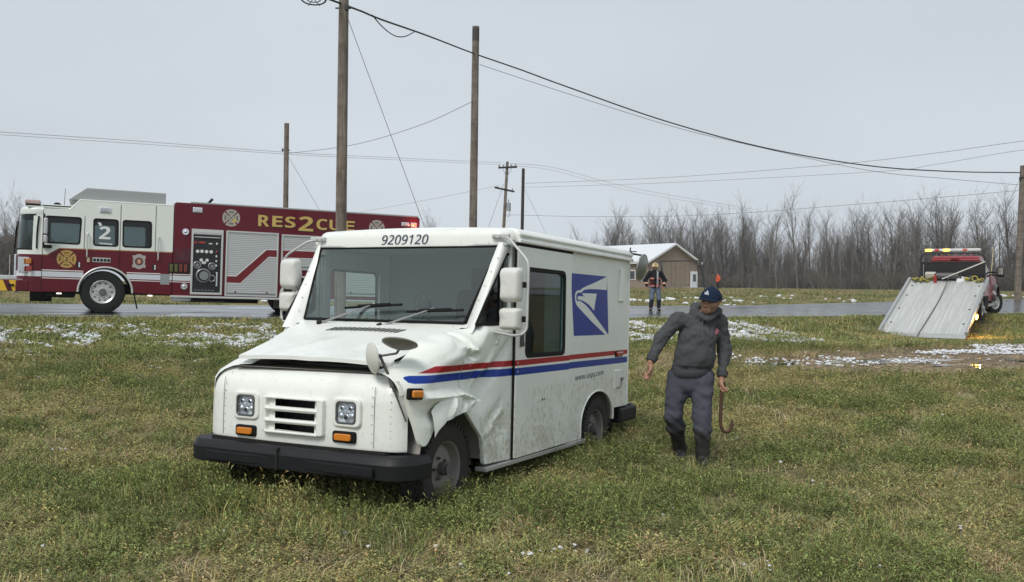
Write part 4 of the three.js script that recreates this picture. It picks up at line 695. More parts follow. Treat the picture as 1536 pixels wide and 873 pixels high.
  mesh('front_roof', [shell(plan, [[2.46, .06], [2.58, .04], [2.64, .07], [2.67, .16], [2.68, .4]]), bx(1.1, .03, 2.3, 1.25, 2.665, 0)], whiteM, cab);
  { const o = poly([[.86, 2.62], [.60, 2.91], [-1.68, 2.91], [-1.68, 2.86], [.58, 2.86], [.80, 2.60]]); mesh('raised_roof', ext(o, 2.46, .02).translate(0, 0, -1.23), whiteM, cab); }
  mesh('cab_back', bx(.03, 2.35, 2.4, -1.66, 1.7, 0), mat([.05, .05, .052], .9), cab); mesh('headliner', [bx(2.2, .02, 2.3, -.5, 2.835, 0), bx(1.0, .02, 2.3, 1.2, 2.60, 0)], mat([.08, .08, .085], .9), cab);
  mesh('cab_floor', [bx(3.1, .05, 2.3, -.1, 1.22, 0), bx(.9, .5, .5, .6, 1.45, 0)], mat([.04, .04, .045], .8), cab);
  for (const z of [-.7, .7]) { const st = sub('cab_seat', cab); mesh('cushion', rb(.5, .16, .55, .05, .75, 1.45, z), mat([.03, .03, .035], .8), st); mesh('backrest', rb(.16, .85, .52, .06, .42, 1.85, z), mat([.03, .03, .035], .8), st); }
  mesh('dashboard', rb(.5, .35, 2.1, .1, 1.7, 1.45, 0), mat([.03, .03, .035], .7), cab);
  { const w = sub('cab_wiper', cab); mesh('arm', rod([2.10, 1.45, -.55], [2.06, 2.15, -.72], .018), blackPlastic, w); mesh('blade', rod([2.10, 1.62, -.60], [2.02, 2.3, -.72], .016), blackRubber, w); }
  { const m = sub('wing_mirror', cab); mesh('upper_head', rb(.10, .42, .22, .04, 1.36, 2.16, -1.42), silverM, m); mesh('lower_head', rb(.10, .20, .20, .04, 1.36, 1.84, -1.42), silverM, m); mesh('arm', bent([[1.42, 2.46, -1.2], [1.40, 2.46, -1.44], [1.40, 1.66, -1.44], [1.42, 1.66, -1.22]], .022, .06), blackPlastic, m); mesh('bracket', rb(.22, .08, .12, .03, 1.32, 1.66, -1.28), blackPlastic, m); }
  { const h = sub('headlight', cab); mesh('bezel', [rb(.34, .40, .05, .02, 1.80, 1.175, -1.20, 0, .35)], chrome, h); for (const [dx, y, mm] of [[.09, 1.27, redLens], [-.07, 1.27, amberLens], [.07, 1.08, mat([.8, .82, .82], .2)], [-.09, 1.08, redLens]]) mesh('lamp', rb(.13, .14, .04, .02, 1.80 + dx, y, -1.225 - .03 + dx * .36 * -1 * -1, 0, .35), mm, h); }
  for (let i = 0; i < 6; i++) mesh('grille_bar', rb(.04, .03, 1.3, .01, 2.07, .96 + i * .085, 0), chrome, cab);
  mesh('grille_frame', [rb(.06, .55, .06, .02, 2.06, 1.17, -.68), rb(.06, .55, .06, .02, 2.06, 1.17, .68)], chrome, cab);
  { const l = sub('light_bar', cab); mesh('base', rb(.34, .05, 1.7, .02, 1.70, 2.735, 0), blackPlastic, l); mesh('lens', rb(.36, .10, .5, .03, 1.70, 2.80, -.62), mat([.42, .30, .28], .25, 0), l); mesh('lens', rb(.30, .10, 1.1, .03, 1.70, 2.80, .25), mat([.32, .33, .34], .25), l); mesh('foot', [bx(.1, .08, .1, 1.7, 2.70, -.6), bx(.1, .08, .1, 1.7, 2.70, .6)], blackPlastic, l); }
  { const a = sub('roof_hatch', cab); mesh('rail', [rb(.75, .03, .05, .01, 1.10, 2.72, -.85), rb(.75, .03, .05, .01, 1.10, 2.74, .6)], blackPlastic, a); mesh('cover', rb(.65, .06, 1.2, .02, 1.08, 2.74, -.1), whiteM, a); mesh('dome', sph(.10, 1.15, 2.78, -.3, 1, .8, 1), blackPlastic, a); }
  mesh('antenna', rod([.98, 2.68, -.6], [.96, 3.2, -.6], .006), blackPlastic, cab);
  { const o = poly([[.86, 2.90], [.46, 3.225], [-1.48, 3.215], [-1.48, 2.90]]); mesh('roof_cowl', ext(o, 2.1, .02).translate(0, 0, -1.08), mat([.36, .37, .37], .45, .4), cab); }
  // ---- extended front bumper with chevrons ----
  {
    const b = sub('front_bumper', fe);
    mesh('beam', [rb(1.35, .28, 2.3, .03, 2.36, .65, 0), rb(.30, .28, 2.42, .03, 1.86, .65, 0)], maroonM, b);
    for (let i = 0; i < 4; i++) { const x = 1.98 + i * .34; mesh('chevron', ext(poly([[x - .13, .515], [x + .09, .515], [x + .19, .785], [x - .02, .785]]), .006, 0).translate(0, 0, -1.156), mat([.75, .46, .03], .4), b); }
    mesh('deck_plate', [rb(1.30, .02, 2.2, .008, 2.40, .805, 0), rb(.9, .09, 1.5, .02, 2.45, .86, 0)], silverM, b);
    mesh('tow_eye', [rb(.16, .05, .04, .02, 2.12, .66, -1.17)], blackPlastic, b); mesh('corner_pole', rod([2.16, .8, -1.1], [2.16, 1.42, -1.1], .009), trim, b);
    mesh('under_lamp', [rb(.10, .04, .1, .01, 2.38, .485, -1.0), rb(.10, .04, .1, .01, 2.0, .485, -1.0)], silverM, b);
  }
  // ---- body ----
  {
    const bd = sub('rescue_body', fe);
    const o = new THREE.Shape(); o.moveTo(-1.70, .50); o.lineTo(-1.70, 2.96); o.lineTo(-1.75, 2.985); o.lineTo(-8.50, 2.985); o.lineTo(-8.55, 2.95); o.lineTo(-8.55, .50); arch(-5.13, .60, 20, .50).reverse().reverse(); const ap = arch(-5.13, .60, 20, .47); ap.forEach(p => o.lineTo(...p)); o.lineTo(-4.5, .47); o.lineTo(-1.70, .47); o.closePath();
    mesh('body_shell', uvF(ext(o, 2 * S - .02, .012).translate(0, 0, -S + .01)), sideM, bd);
    mesh('roof_rail', [rb(6.4, .05, .06, .015, -5.3, 3.0, -S + .03), rb(6.4, .05, .06, .015, -5.3, 3.0, S - .03)], mat([.38, .39, .38], .4, .5), bd);
    mesh('monitor', rod([-2.55, 2.98, -.7], [-2.72, 3.18, -.7], .035), blackPlastic, bd);
    mesh('arch_trim', tube(ap.map(p => [p[0], p[1], -S - .006]), .028, 40, 8), trim, bd); mesh('wheel_well', bx(1.3, 1.1, .04, -5.13, .75, -.55), undercoat, bd);
    const rd = (x0, x1, y0, y1) => { // roll-up door: trim frame and curtain of narrow slats
      const d = sub('roll_up_door', bd), w = x0 - x1, h = y1 - y0, cx = (x0 + x1) / 2, cy = (y0 + y1) / 2;
      mesh('curtain', grid(1, Math.round(h / .05) * 4, (u, v) => { const y = lerp(y0, y1, v); return [lerp(x0 - .04, x1 + .04, u), y, -S - .010 - .006 * Math.abs(Math.sin(y / .05 * Math.PI))]; }), silverM, d);
      const f = rrect(w, h, .01, cx, cy); f.holes.push(rrect(w - .085, h - .085, .01, cx, cy, THREE.Path)); mesh('frame', ext(f, .035, .004).translate(0, 0, -S - .035), trim, d);
      mesh('lift_bar', rb(w - .1, .045, .03, .01, cx, y0 + .085, -S - .03), mat([.35, .35, .35], .4, .6), d); for (const k of [.2, .8]) mesh('latch', bx(.04, .04, .03, lerp(x0, x1, k), y0 + .11, -S - .035), blackPlastic, d); return d;
    };
    rd(-3.04, -4.45, .52, 2.30); rd(-4.53, -6.05, 1.30, 2.275); rd(-6.12, -8.2, .60, 2.26);
    const stripeM = mat([.15, .007, .013], .4), edgeM = mat([.7, .7, .68], .4);
    const zig = (a, off, m, nm, dz) => mesh(nm, ext(poly(a), .004, 0).translate(0, 0, -S - .022 - dz), m, bd);
    zig([[-3.08, 1.085], [-3.33, 1.085], [-4.12, 1.845], [-4.42, 1.85], [-4.42, 1.61], [-4.20, 1.61], [-3.46, .86], [-3.08, .86]], 0, edgeM, 'stripe_edge', 0);
    zig([[-3.08, 1.06], [-3.34, 1.06], [-4.13, 1.82], [-4.42, 1.825], [-4.42, 1.635], [-4.19, 1.635], [-3.45, .885], [-3.08, .885]], 0, stripeM, 'door_stripe', .003);
    zig([[-4.57, 1.85], [-6.0, 1.86], [-6.0, 1.62], [-4.57, 1.61]], 0, edgeM, 'stripe_edge', 0); zig([[-4.57, 1.828], [-6.0, 1.835], [-6.0, 1.645], [-4.57, 1.635]], 0, stripeM, 'door_stripe', .003);
    // gold lettering
    const gold = mat([.62, .44, .14], .35, .35), edge = mat([.02, .012, .01], .5);
    for (const [ch, x0, x1, y0, y1] of [['R', -3.88, -4.18, 2.47, 2.78], ['E', -4.26, -4.54, 2.475, 2.775], ['S', -4.61, -4.90, 2.47, 2.78], ['2', -4.99, -5.40, 2.40, 2.81], ['C', -5.49, -5.80, 2.46, 2.77], ['U', -5.86, -6.17, 2.47, 2.76], ['E', -6.27, -6.59, 2.47, 2.755]]) {
      const g = textGeo(ch, y1 - y0, .006, x0 - x1); g.rotateY(Math.PI); g.translate((x0 + x1) / 2, (y0 + y1) / 2, -S - .010); const L = mesh('letter', g, gold, bd);
      const g2 = textGeo(ch, (y1 - y0) * 1.06, .004, (x0 - x1) * 1.10); g2.rotateY(Math.PI); g2.translate((x0 + x1) / 2 - .012, (y0 + y1) / 2 - .014, -S - .006); mesh('letter_outline', g2, edge, L);  // dark printed outline behind each gold letter
    }
    // lamps
    const lamp = (x, y, m, w = .25, h = .15) => { const l = sub('side_lamp', bd); mesh('bezel', rb(w, h, .04, .03, x, y, -S - .012), chrome, l); mesh('lens', rb(w * .8, h * .72, .04, .025, x, y, -S - .02), m, l); return l; };
    lamp(-2.28, 2.81, mat([.5, .52, .55], .3)); lamp(-8.10, 2.755, mat([.5, .52, .55], .3), .24, .13);
    lamp(-8.36, 2.745, mat([.7, .05, .03], .3, 0, { emissive: new THREE.Color(1, .10, .05), emissiveIntensity: 2.6 }), .19, .16);
    const pl = new THREE.PointLight(new THREE.Color(1, .10, .05), 0.25); pl.position.set(-8.36, 2.745, -S - .12); pl.castShadow = true; fe.add(pl);
    // pump panel
    const pp = sub('pump_panel', bd); const f = rrect(.82, 1.76, .01, -2.555, 1.42); f.holes.push(rrect(.72, 1.60, .01, -2.555, 1.40, THREE.Path)); mesh('frame', ext(f, .06, .004).translate(0, 0, -S - .05), trim, pp);
    mesh('panel', bx(.74, 1.64, .012, -2.555, 1.40, -S - .008), mat([.014, .015, .017], .35), pp); mesh('shutter_roll', rb(.72, .10, .06, .02, -2.555, 2.20, -S - .03), silverM, pp); mesh('shelf_bar', rb(.66, .03, .05, .01, -2.555, 2.085, -S - .03), silverM, pp);
    const face = mat([.68, .69, .66], .4), ringM = mat([.30, .31, .32], .35, .8), dz = -S - .02;
    for (const [x, y, r] of [[-2.31, 1.70, .042], [-2.42, 1.705, .042], [-2.54, 1.70, .042], [-2.66, 1.70, .042], [-2.41, 1.47, .040], [-2.56, 1.47, .040], [-2.46, 1.40, .035], [-2.50, 1.40, .035]]) { const g = sub('gauge', pp); mesh('ring', cyl(r * 1.2, r * 1.2, .03, x, y, dz, Math.PI / 2), ringM, g); mesh('face', cyl(r, r, .036, x, y, dz - .002, Math.PI / 2), face, g); }
    for (const [x, y, r] of [[-2.31, 1.33, .085], [-2.69, 1.31, .085]]) mesh('outlet_ring', [tor(r, .022, x, y, dz - .02), cyl(r * .55, r * .55, .06, x, y, dz - .02, Math.PI / 2)], ringM, pp);
    mesh('suction_inlet', [tor(.17, .028, -2.47, 1.05, dz - .03), cyl(.11, .12, .14, -2.48, 1.05, dz - .05, Math.PI / 2), tor(.08, .02, -2.70, .98, dz - .02)], ringM, pp);
    mesh('valve_handle', rb(.045, .40, .05, .02, -2.82, .96, dz - .03), chrome, pp); for (const [y, m] of [[1.92, face], [1.70, redLens], [1.58, face], [1.45, face], [1.33, face]]) mesh('pull_knob', sph(.026, -2.80, y, dz - .03, 1, 1.2, 1, 10), m, pp);
    mesh('display', [bx(.17, .05, .012, -2.42, 1.945, dz)], mat([.25, .03, .02], .4, 0, { emissive: new THREE.Color(1, .12, .05), emissiveIntensity: .05 }), pp); mesh('display', bx(.09, .03, .012, -2.64, 1.92, dz), face, pp); mesh('gauge_dial', cyl(.04, .04, .03, -2.25, 1.94, dz, Math.PI / 2), mat([.3, .04, .03], .5), pp);
    for (let i = 0; i < 6; i++) mesh('name_plate', bx(.06, .02, .01, -2.28 - i * .09, .66, dz), ringM, pp);
    // equipment cubby ahead of the pump panel, ports, cover
    const cb = sub('gear_cubby', bd); mesh('painted_recess', bx(.54, .27, .012, -1.86, 1.235, -S - .008), paintedVoid, cb); for (let i = 0; i < 4; i++) mesh('cartridge', rb(.085, .21, .04, .02, -1.66 - i * .12, 1.225, -S - .02), mat(i < 2 ? [.10, .10, .03] : [.17, .03, .02], .5), cb);  // cubby depth is a near-black plate with the shade painted in
    for (const y of [2.21, .75]) mesh('hose_port', [cyl(.075, .085, .05, -1.99, y, -S - .02, Math.PI / 2), sph(.04, -1.99, y, -S - .05)], chrome, bd);
    mesh('crosslay_cover', grid(8, 8, (u, v) => [lerp(-1.75, -2.12, u), lerp(1.42, 1.76, v), -S - .012 - .02 * Math.sin(u * 7 + v * 3) * v]), mat([.075, .012, .022], .6), bd);
    mesh('rub_rail', [rb(2.9, .06, .07, .015, -3.1, .47, -S - .02), rb(2.4, .06, .07, .015, -7.1, .47, -S - .02)], trim, bd);
    mesh('running_board', [rb(.9, .03, .20, .01, -2.6, .36, -S + .02), bx(.03, .10, .15, -2.2, .41, -S + .05), bx(.03, .10, .15, -3.0, .41, -S + .05)], blackPlastic, bd);
    mesh('intake_pipe', rb(.5, .12, .3, .02, -1.95, .40, -S + .2), silverM, bd);
    for (const x of [1.02, -1.15, -1.8, -4.02]) mesh('ground_light', rb(.12, .035, .06, .012, x, .475, -S + .02), mat([.8, .8, .74], .4, 0, { emissive: new THREE.Color(1, .95, .8), emissiveIntensity: .9 }), fe);
  }
  // number on the crew-door glass
  { const g = textGeo('2', .33, .004, .27); g.rotateY(Math.PI); g.translate(-.01, 2.075, -S - .001); mesh('door_number', g, mat([.72, .73, .73], .5), cab); const dab = []; seed(44); for (let i = 0; i < 9; i++) dab.push(bx(rr(.02, .03), rr(.03, .045), .004, .10 - i * .035, 1.80 - i * .002, -S)); const o = mesh('door_script', dab, mat([.72, .73, .73], .5), cab); o.userData.kind = 'stuff'; mesh('door_decal', ext(poly([[.17, 2.34], [.09, 2.33], [.06, 2.26], [.12, 2.24]]), .004, 0).translate(0, 0, -S), mat([.72, .73, .73], .5), cab); }
  mesh('chassis', [bx(9.6, .28, 1.0, -3.3, .62, 0), bx(1.6, .3, 2.0, .9, .62, 0), bx(2.0, .35, 1.7, -3.0, .5, 0), cyl(.16, .16, .5, 1.45, .42, -.8, 0, 0, Math.PI / 2), rb(.7, .14, .4, .05, 1.0, .44, -.9)], chassisMat, fe);
  mesh('mud_flap', [bx(.02, .46, .5, -.80, .34, -1.0, 0, 0, -.22)], blackRubber, fe);
  const rimA = mat([.60, .60, .58], .38, .75), hubA = mat([.16, .16, .16], .45, .5);
  for (const [x, z] of [[0, -1.08], [0, 1.08], [-5.13, -1.08], [-5.13, 1.08], [-5.13, -.75], [-5.13, .75]]) { const w = sub('wheel', fe); w.position.set(x, .54, z); w.rotation.y = z > 0 ? Math.PI : 0; wheelParts(w, .54, .30, .30, 'truck', tyreMat, rimA, hubA); }
  for (const x of [0, -5.13]) mesh('axle', [cyl(.08, .08, 1.9, x, .52, 0, Math.PI / 2), sph(.22, x, .52, 0)], chassisMat, fe);
}

// ---------- the recovery truck with its flatbed slid down (local: x forward, y up, z to its right; origin under the rear axle) ----------
{
  const tow = thing('recovery_truck', 'red recovery truck with its aluminium flatbed tilted down to the mud', 'tow truck', [15.48, .585, -33.62]);
  const f = V(.555, .034, -.832).normalize(), up0 = V(0, 1, 0), r = f.clone().cross(up0).normalize(), u = r.clone().cross(f).normalize();
  tow.quaternion.setFromRotationMatrix(new THREE.Matrix4().makeBasis(f, u, r));
  const wornTex = k => dataTex(512, 128, (i, j) => { const u = i / 512, v = j / 128, a = pf(u * 6 + k, v * 10, 60, 4), b = pf(u * 90, v * 4 + k, 90 * 4, 2), c = pf(u * 12, v * 60, 720, 2); const t = 215 + 50 * (a - .5) - (b > .66 ? 30 * (b - .6) : 0) - (c > .74 ? 40 * (c - .7) : 0); return [t, t, t * .985]; });
  const red = phys([.26, .008, .014], { roughness: .35, clearcoat: .2, clearcoatRoughness: .15, specularIntensity: .6 }), deckM = [0, 1, 2].map(i => mat([.72 - .012 * i, .73 - .012 * i, .73 - .012 * i], .46 + .03 * i, .15, { map: wornTex(i * 3), bumpMap: groundBump, bumpScale: .002 })), railM = mat([.45, .46, .46], .4, .6);
  // bed: its own slope
  const bed = sub('flatbed', tow); const tail = V(-4.06, -.25, 0), head = V(.84, 1.36, 0), d = head.clone().sub(tail), L = d.length();
  bed.position.copy(tail); bed.position.z = -.11; bed.scale.z = 1.05; bed.rotation.z = Math.atan2(d.y, d.x);
  const NP = 10, PW = 2.40 / NP;
  for (let i = 0; i < NP; i++) mesh('plank', rb(L - .02, .05, PW - .0012, .001, L / 2, 0, -1.2 + PW * (i + .5)), deckM[i % 3], bed);
  mesh('tail_ramp', ext(poly([[-.16, -.05], [.03, -.05], [.03, .025]]), 2.46, .004).translate(0, 0, -1.23), railM, bed);
  for (const s of [-1, 1]) { const rl = sub('side_rail', bed); mesh('rail', rb(L, .16, .07, .015, L / 2, .02, s * 1.235), railM, rl); mesh('rail_cap', rb(L, .03, .09, .01, L / 2, .105, s * 1.235), railM, rl); for (const x of [.5, 1.6, 2.7, 3.8]) mesh('painted_stake_pocket', bx(.08, .05, .02, x, .03, s * 1.275), paintedVoid, rl); }  // rail pockets are dark blocks with the shade of a hole painted in
  for (const x of [.9, 2.2, 3.5, 4.5]) for (const z of [-1.05, 1.05]) mesh('painted_key_slot', bx(.10, .012, .05, x, .024, z), paintedVoid, bed);  // dark bars painted like the shaded inside of deck openings
  mesh('cross_member', [0.5, 1.3, 2.1, 2.9, 3.7, 4.5].map(x => bx(.08, .12, 2.3, x, -.09, 0)).concat([bx(L - .3, .18, .12, L / 2 + .1, -.18, -.45), bx(L - .3, .18, .12, L / 2 + .1, -.18, .45)]), mat([.04, .04, .042], .6), bed);
  const lampOn = sub('strobe_lamp', bed); mesh('housing', rb(.20, .10, .06, .02, 1.55, .0, 1.30), blackPlastic, lampOn); mesh('lens', rb(.22, .11, .06, .025, 1.55, .02, 1.335), mat([.9, .4, .03], .3, 0, { emissive: new THREE.Color(1, .52, .08), emissiveIntensity: 12 }), lampOn);
  const pl = new THREE.PointLight(new THREE.Color(1, .5, .1), 4); pl.position.set(1.45, .10, 1.46); pl.castShadow = true; bed.add(pl);
  mesh('tail_lamp', [rb(.04, .08, .2, .01, .0, -.07, .95)], redLens, bed); mesh('tail_lamp', [rb(.04, .08, .2, .01, .0, -.07, -.95)], redLens, bed);
  // bulkhead winch end
  const W = sub('winch', bed); mesh('drum', cyl(.12, .12, .7, L - .08, .20, .0, Math.PI / 2), mat([.10, .10, .10], .5, .4), W); mesh('frame', [bx(.10, .25, .05, L - .08, .15, -.4), bx(.10, .25, .05, L - .08, .15, .4), rb(.06, .05, 2.3, .01, L - .02, .06, 0)], mat([.05, .05, .05], .5, .3), W);
  mesh('winch_cable', tube([[L - .1, .24, .08], [L * .6, .065, .05], [L * .2, .055, -.02], [-.06, .05, -.07], [-.42, -.05, -.12]], .014, 40, 6), mat([.08, .07, .06], .6, .4), bed);
  { seed(55); const ch = sub('tie_down_chains', bed); const cols = [mat([.42, .36, .05], .5), mat([.12, .12, .10], .5, .4), mat([.30, .27, .06], .5)];
    const pile = (x, z0, z1, n) => { for (let i = 0; i < n; i++) { const z = rr(z0, z1), g = tor(rr(.05, .09), .02, x + rr(-.14, .10), rr(.05, .14), z, rr(0, 3), rr(0, 3), 0, 12); mesh('strap_loop', g, cols[i % 3], ch); } };
    pile(L - .22, -1.1, -.45, 16); pile(L - .18, .55, 1.1, 12); mesh('canister', [cyl(.055, .055, .22, L - .34, .15, -.36, 0, 0, .1), sph(.05, L - .34, .27, -.36)], mat([.40, .03, .03], .4), ch); mesh('tool_box', rb(.18, .20, .34, .03, L - .04, .22, -.55), mat([.50, .48, .42], .5), ch); }
  { const s = sub('scoop_shovel', bed); mesh('shaft', rod([L - .25, .14, -.15], [L - .02, .72, 1.18], .022), mat([.58, .58, .56], .4, .3), s); mesh('scoop', place(grid(10, 10, (u2, v) => { const a = u2 - .5, b = v; return [a * .34 * Math.sqrt(1 - (b - .2) ** 2 * .6), .05 - .18 * a * a - .03 * b, b * .62]; }), L - .16, .10, .28, 0.25, 0.3, .5), mat([.72, .73, .73], .35, .2), s); }
  // headache rack and beacon bar
  const rack = sub('headache_rack', tow);
  mesh('hoop', bent([[1.02, 1.25, -1.06], [1.02, 2.34, -1.06], [1.02, 2.34, 1.06], [1.02, 1.25, 1.06]], .035, .18, 10), mat([.025, .025, .027], .4), rack);
  mesh('shield', [rb(.05, .55, 2.08, .02, 1.05, 1.72, 0), rb(.06, .04, 2.08, .01, 1.03, 2.02, 0)], mat([.016, .016, .018], .4), rack);
  mesh('brace', rod([1.02, 1.95, -.98], [1.02, 1.4, -.98], .02), steel, rack);
  const bar = sub('beacon_bar', tow); mesh('body', rb(.26, .10, 1.84, .03, 1.10, 2.46, 0), mat([.62, .63, .64], .3, .2), bar);
  mesh('foot', [bx(.06, .08, .06, 1.08, 2.40, -.7), bx(.06, .08, .06, 1.08, 2.40, .7)], blackPlastic, bar);
  for (const [z, c, e] of [[-.80, [1, .72, .10], 2.2], [-.20, [1, .75, .12], 1.8]]) mesh('lit_module', rb(.28, .09, .24, .025, 1.09, 2.46, z), mat([.75, .5, .05], .3, 0, { emissive: lin(...c), emissiveIntensity: e }), bar);
  for (const [z, c] of [[-.52, [.5, .05, .04]], [.42, [.55, .12, .08]]]) mesh('red_module', rb(.28, .09, .16, .025, 1.09, 2.46, z), mat(c, .3), bar);
  // cab
  const cab = sub('cab', tow);
  const prof = new THREE.Shape(); prof.moveTo(1.42, .78); prof.lineTo(1.40, 1.48); prof.lineTo(1.52, 2.05); prof.quadraticCurveTo(1.56, 2.22, 1.80, 2.235); prof.lineTo(2.55, 2.22); prof.quadraticCurveTo(2.80, 2.20, 2.95, 2.0); prof.lineTo(3.35, 1.55); prof.lineTo(4.6, 1.42); prof.quadraticCurveTo(5.0, 1.36, 5.05, 1.1); prof.lineTo(5.05, .62); prof.lineTo(5.0, .55); for (let i = 0; i <= 14; i++) { const a = Math.PI * i / 14; prof.lineTo(4.45 + .50 * Math.cos(a), .52 + .50 * Math.sin(a)); } prof.lineTo(3.9, .52); prof.lineTo(1.5, .52); prof.closePath();
  const tumble = g => { const q = g.attributes.position; for (let i = 0; i < q.count; i++) { const y = q.getY(i); q.setZ(i, q.getZ(i) * lerp(1, .80, clamp((y - 1.5) / .75, 0, 1))); } g.computeVertexNormals(); return g; };
  mesh('body', tumble(ext(prof, 1.84, .05, 3).translate(0, 0, -.92)), red, cab);
  for (const s of [-1, 1]) {
    mesh('side_window', tumble(ext(rpoly([[1.66, 1.52], [1.74, 2.08], [2.55, 2.08], [3.08, 1.55]], .06), .012, .003).translate(0, 0, s * .978 - .006)), phys([.03, .035, .035], { roughness: .05 }), cab);
    mesh('fender', [grid(14, 4, (u2, v) => { const a = Math.PI * u2; return [4.45 + (.56 + .02 * v) * Math.cos(a), .5 + (.58 + .10 * (1 - v)) * Math.sin(a), s * lerp(.94, 1.10, v)]; })], mat([.06, .055, .055], .3, .1), cab);
    mesh('door_seam', [bx(.012, .9, .006, 2.95, 1.0, s * .972), bx(.012, .9, .006, 1.62, 1.0, s * .972)], gasket, cab);
    const m = sub('tow_mirror', cab); mesh('arm', [rod([3.0, 1.62, s * .96], [3.0, 1.62, s * 1.26], .03), rod([3.0, 1.52, s * .96], [3.0, 1.52, s * 1.26], .025)], blackPlastic, m); mesh('head', rb(.12, .36, .24, .04, 3.0, 1.62, s * 1.35), blackPlastic, m); mesh('glass', bx(.012, .24, .18, 2.936, 1.66, s * 1.35), chrome, m);
    mesh('running_board', [rb(1.7, .05, .26, .015, 2.5, .42, s * 1.02)], steel, cab);
  }
  mesh('rear_window', ext(rrect(1.15, .36, .05, 0, 0), .02, .004).rotateY(-Math.PI / 2).rotateZ(-.2).translate(1.42, 1.85, 0), phys([.10, .12, .12], { roughness: .05 }), cab);
  mesh('third_brake_lamp', rb(.03, .05, .3, .01, 1.50, 2.15, 0), redLens, cab);
  for (let i = 0; i < 5; i++) mesh('roof_marker', sph(.04, 1.9, 2.28, -.5 + i * .25, 1.4, .7, .8, 10), mat([.5, .12, .1], .3), cab);
  mesh('antenna', rod([3.2, 1.5, 1.0], [3.45, 2.55, 1.05], .012), mat([.6, .5, .25], .5), cab);
  // chassis, wheels
  mesh('chassis', [bx(5.5, .22, .09, 2.15, .62, -.43), bx(5.5, .22, .09, 2.15, .62, .43), bx(.9, .45, .5, 1.3, .55, -.85), bx(.9, .45, .5, 1.3, .55, .85), bx(.10, .2, 1.6, -.55, .5, 0)], chassisMat, tow);
  mesh('tilt_ram', rod([.4, .6, 0], [-.5, .7, 0], .07), steel, tow);
  mesh('tail_light_panel', [rb(.05, .12, .9, .01, -.70, .42, .5), rb(.05, .12, .9, .01, -.70, .42, -.5)], blackPlastic, tow);
  const rimT = mat([.55, .55, .55], .4, .7);
  for (const [x, z] of [[0, 1.02], [0, .76], [0, -1.02], [0, -.76], [4.45, .93], [4.45, -.93]]) { const w = sub('wheel', tow); w.position.set(x, .42, z); w.rotation.y = (z > 0 ? Math.PI : 0) + (x > 1 ? -.5 : 0); wheelParts(w, .42, .24, .25, 'truck', tyreMat, rimT, chrome); }
  for (const x of [0, 4.45]) mesh('axle', [cyl(.06, .06, 1.7, x, .42, 0, Math.PI / 2), sph(.18, x, .42, 0)], chassisMat, tow);
  for (const s of [-1, 1]) mesh('mud_flap', bx(.02, .45, .5, -.62, .35, s * .9), blackRubber, tow);
}

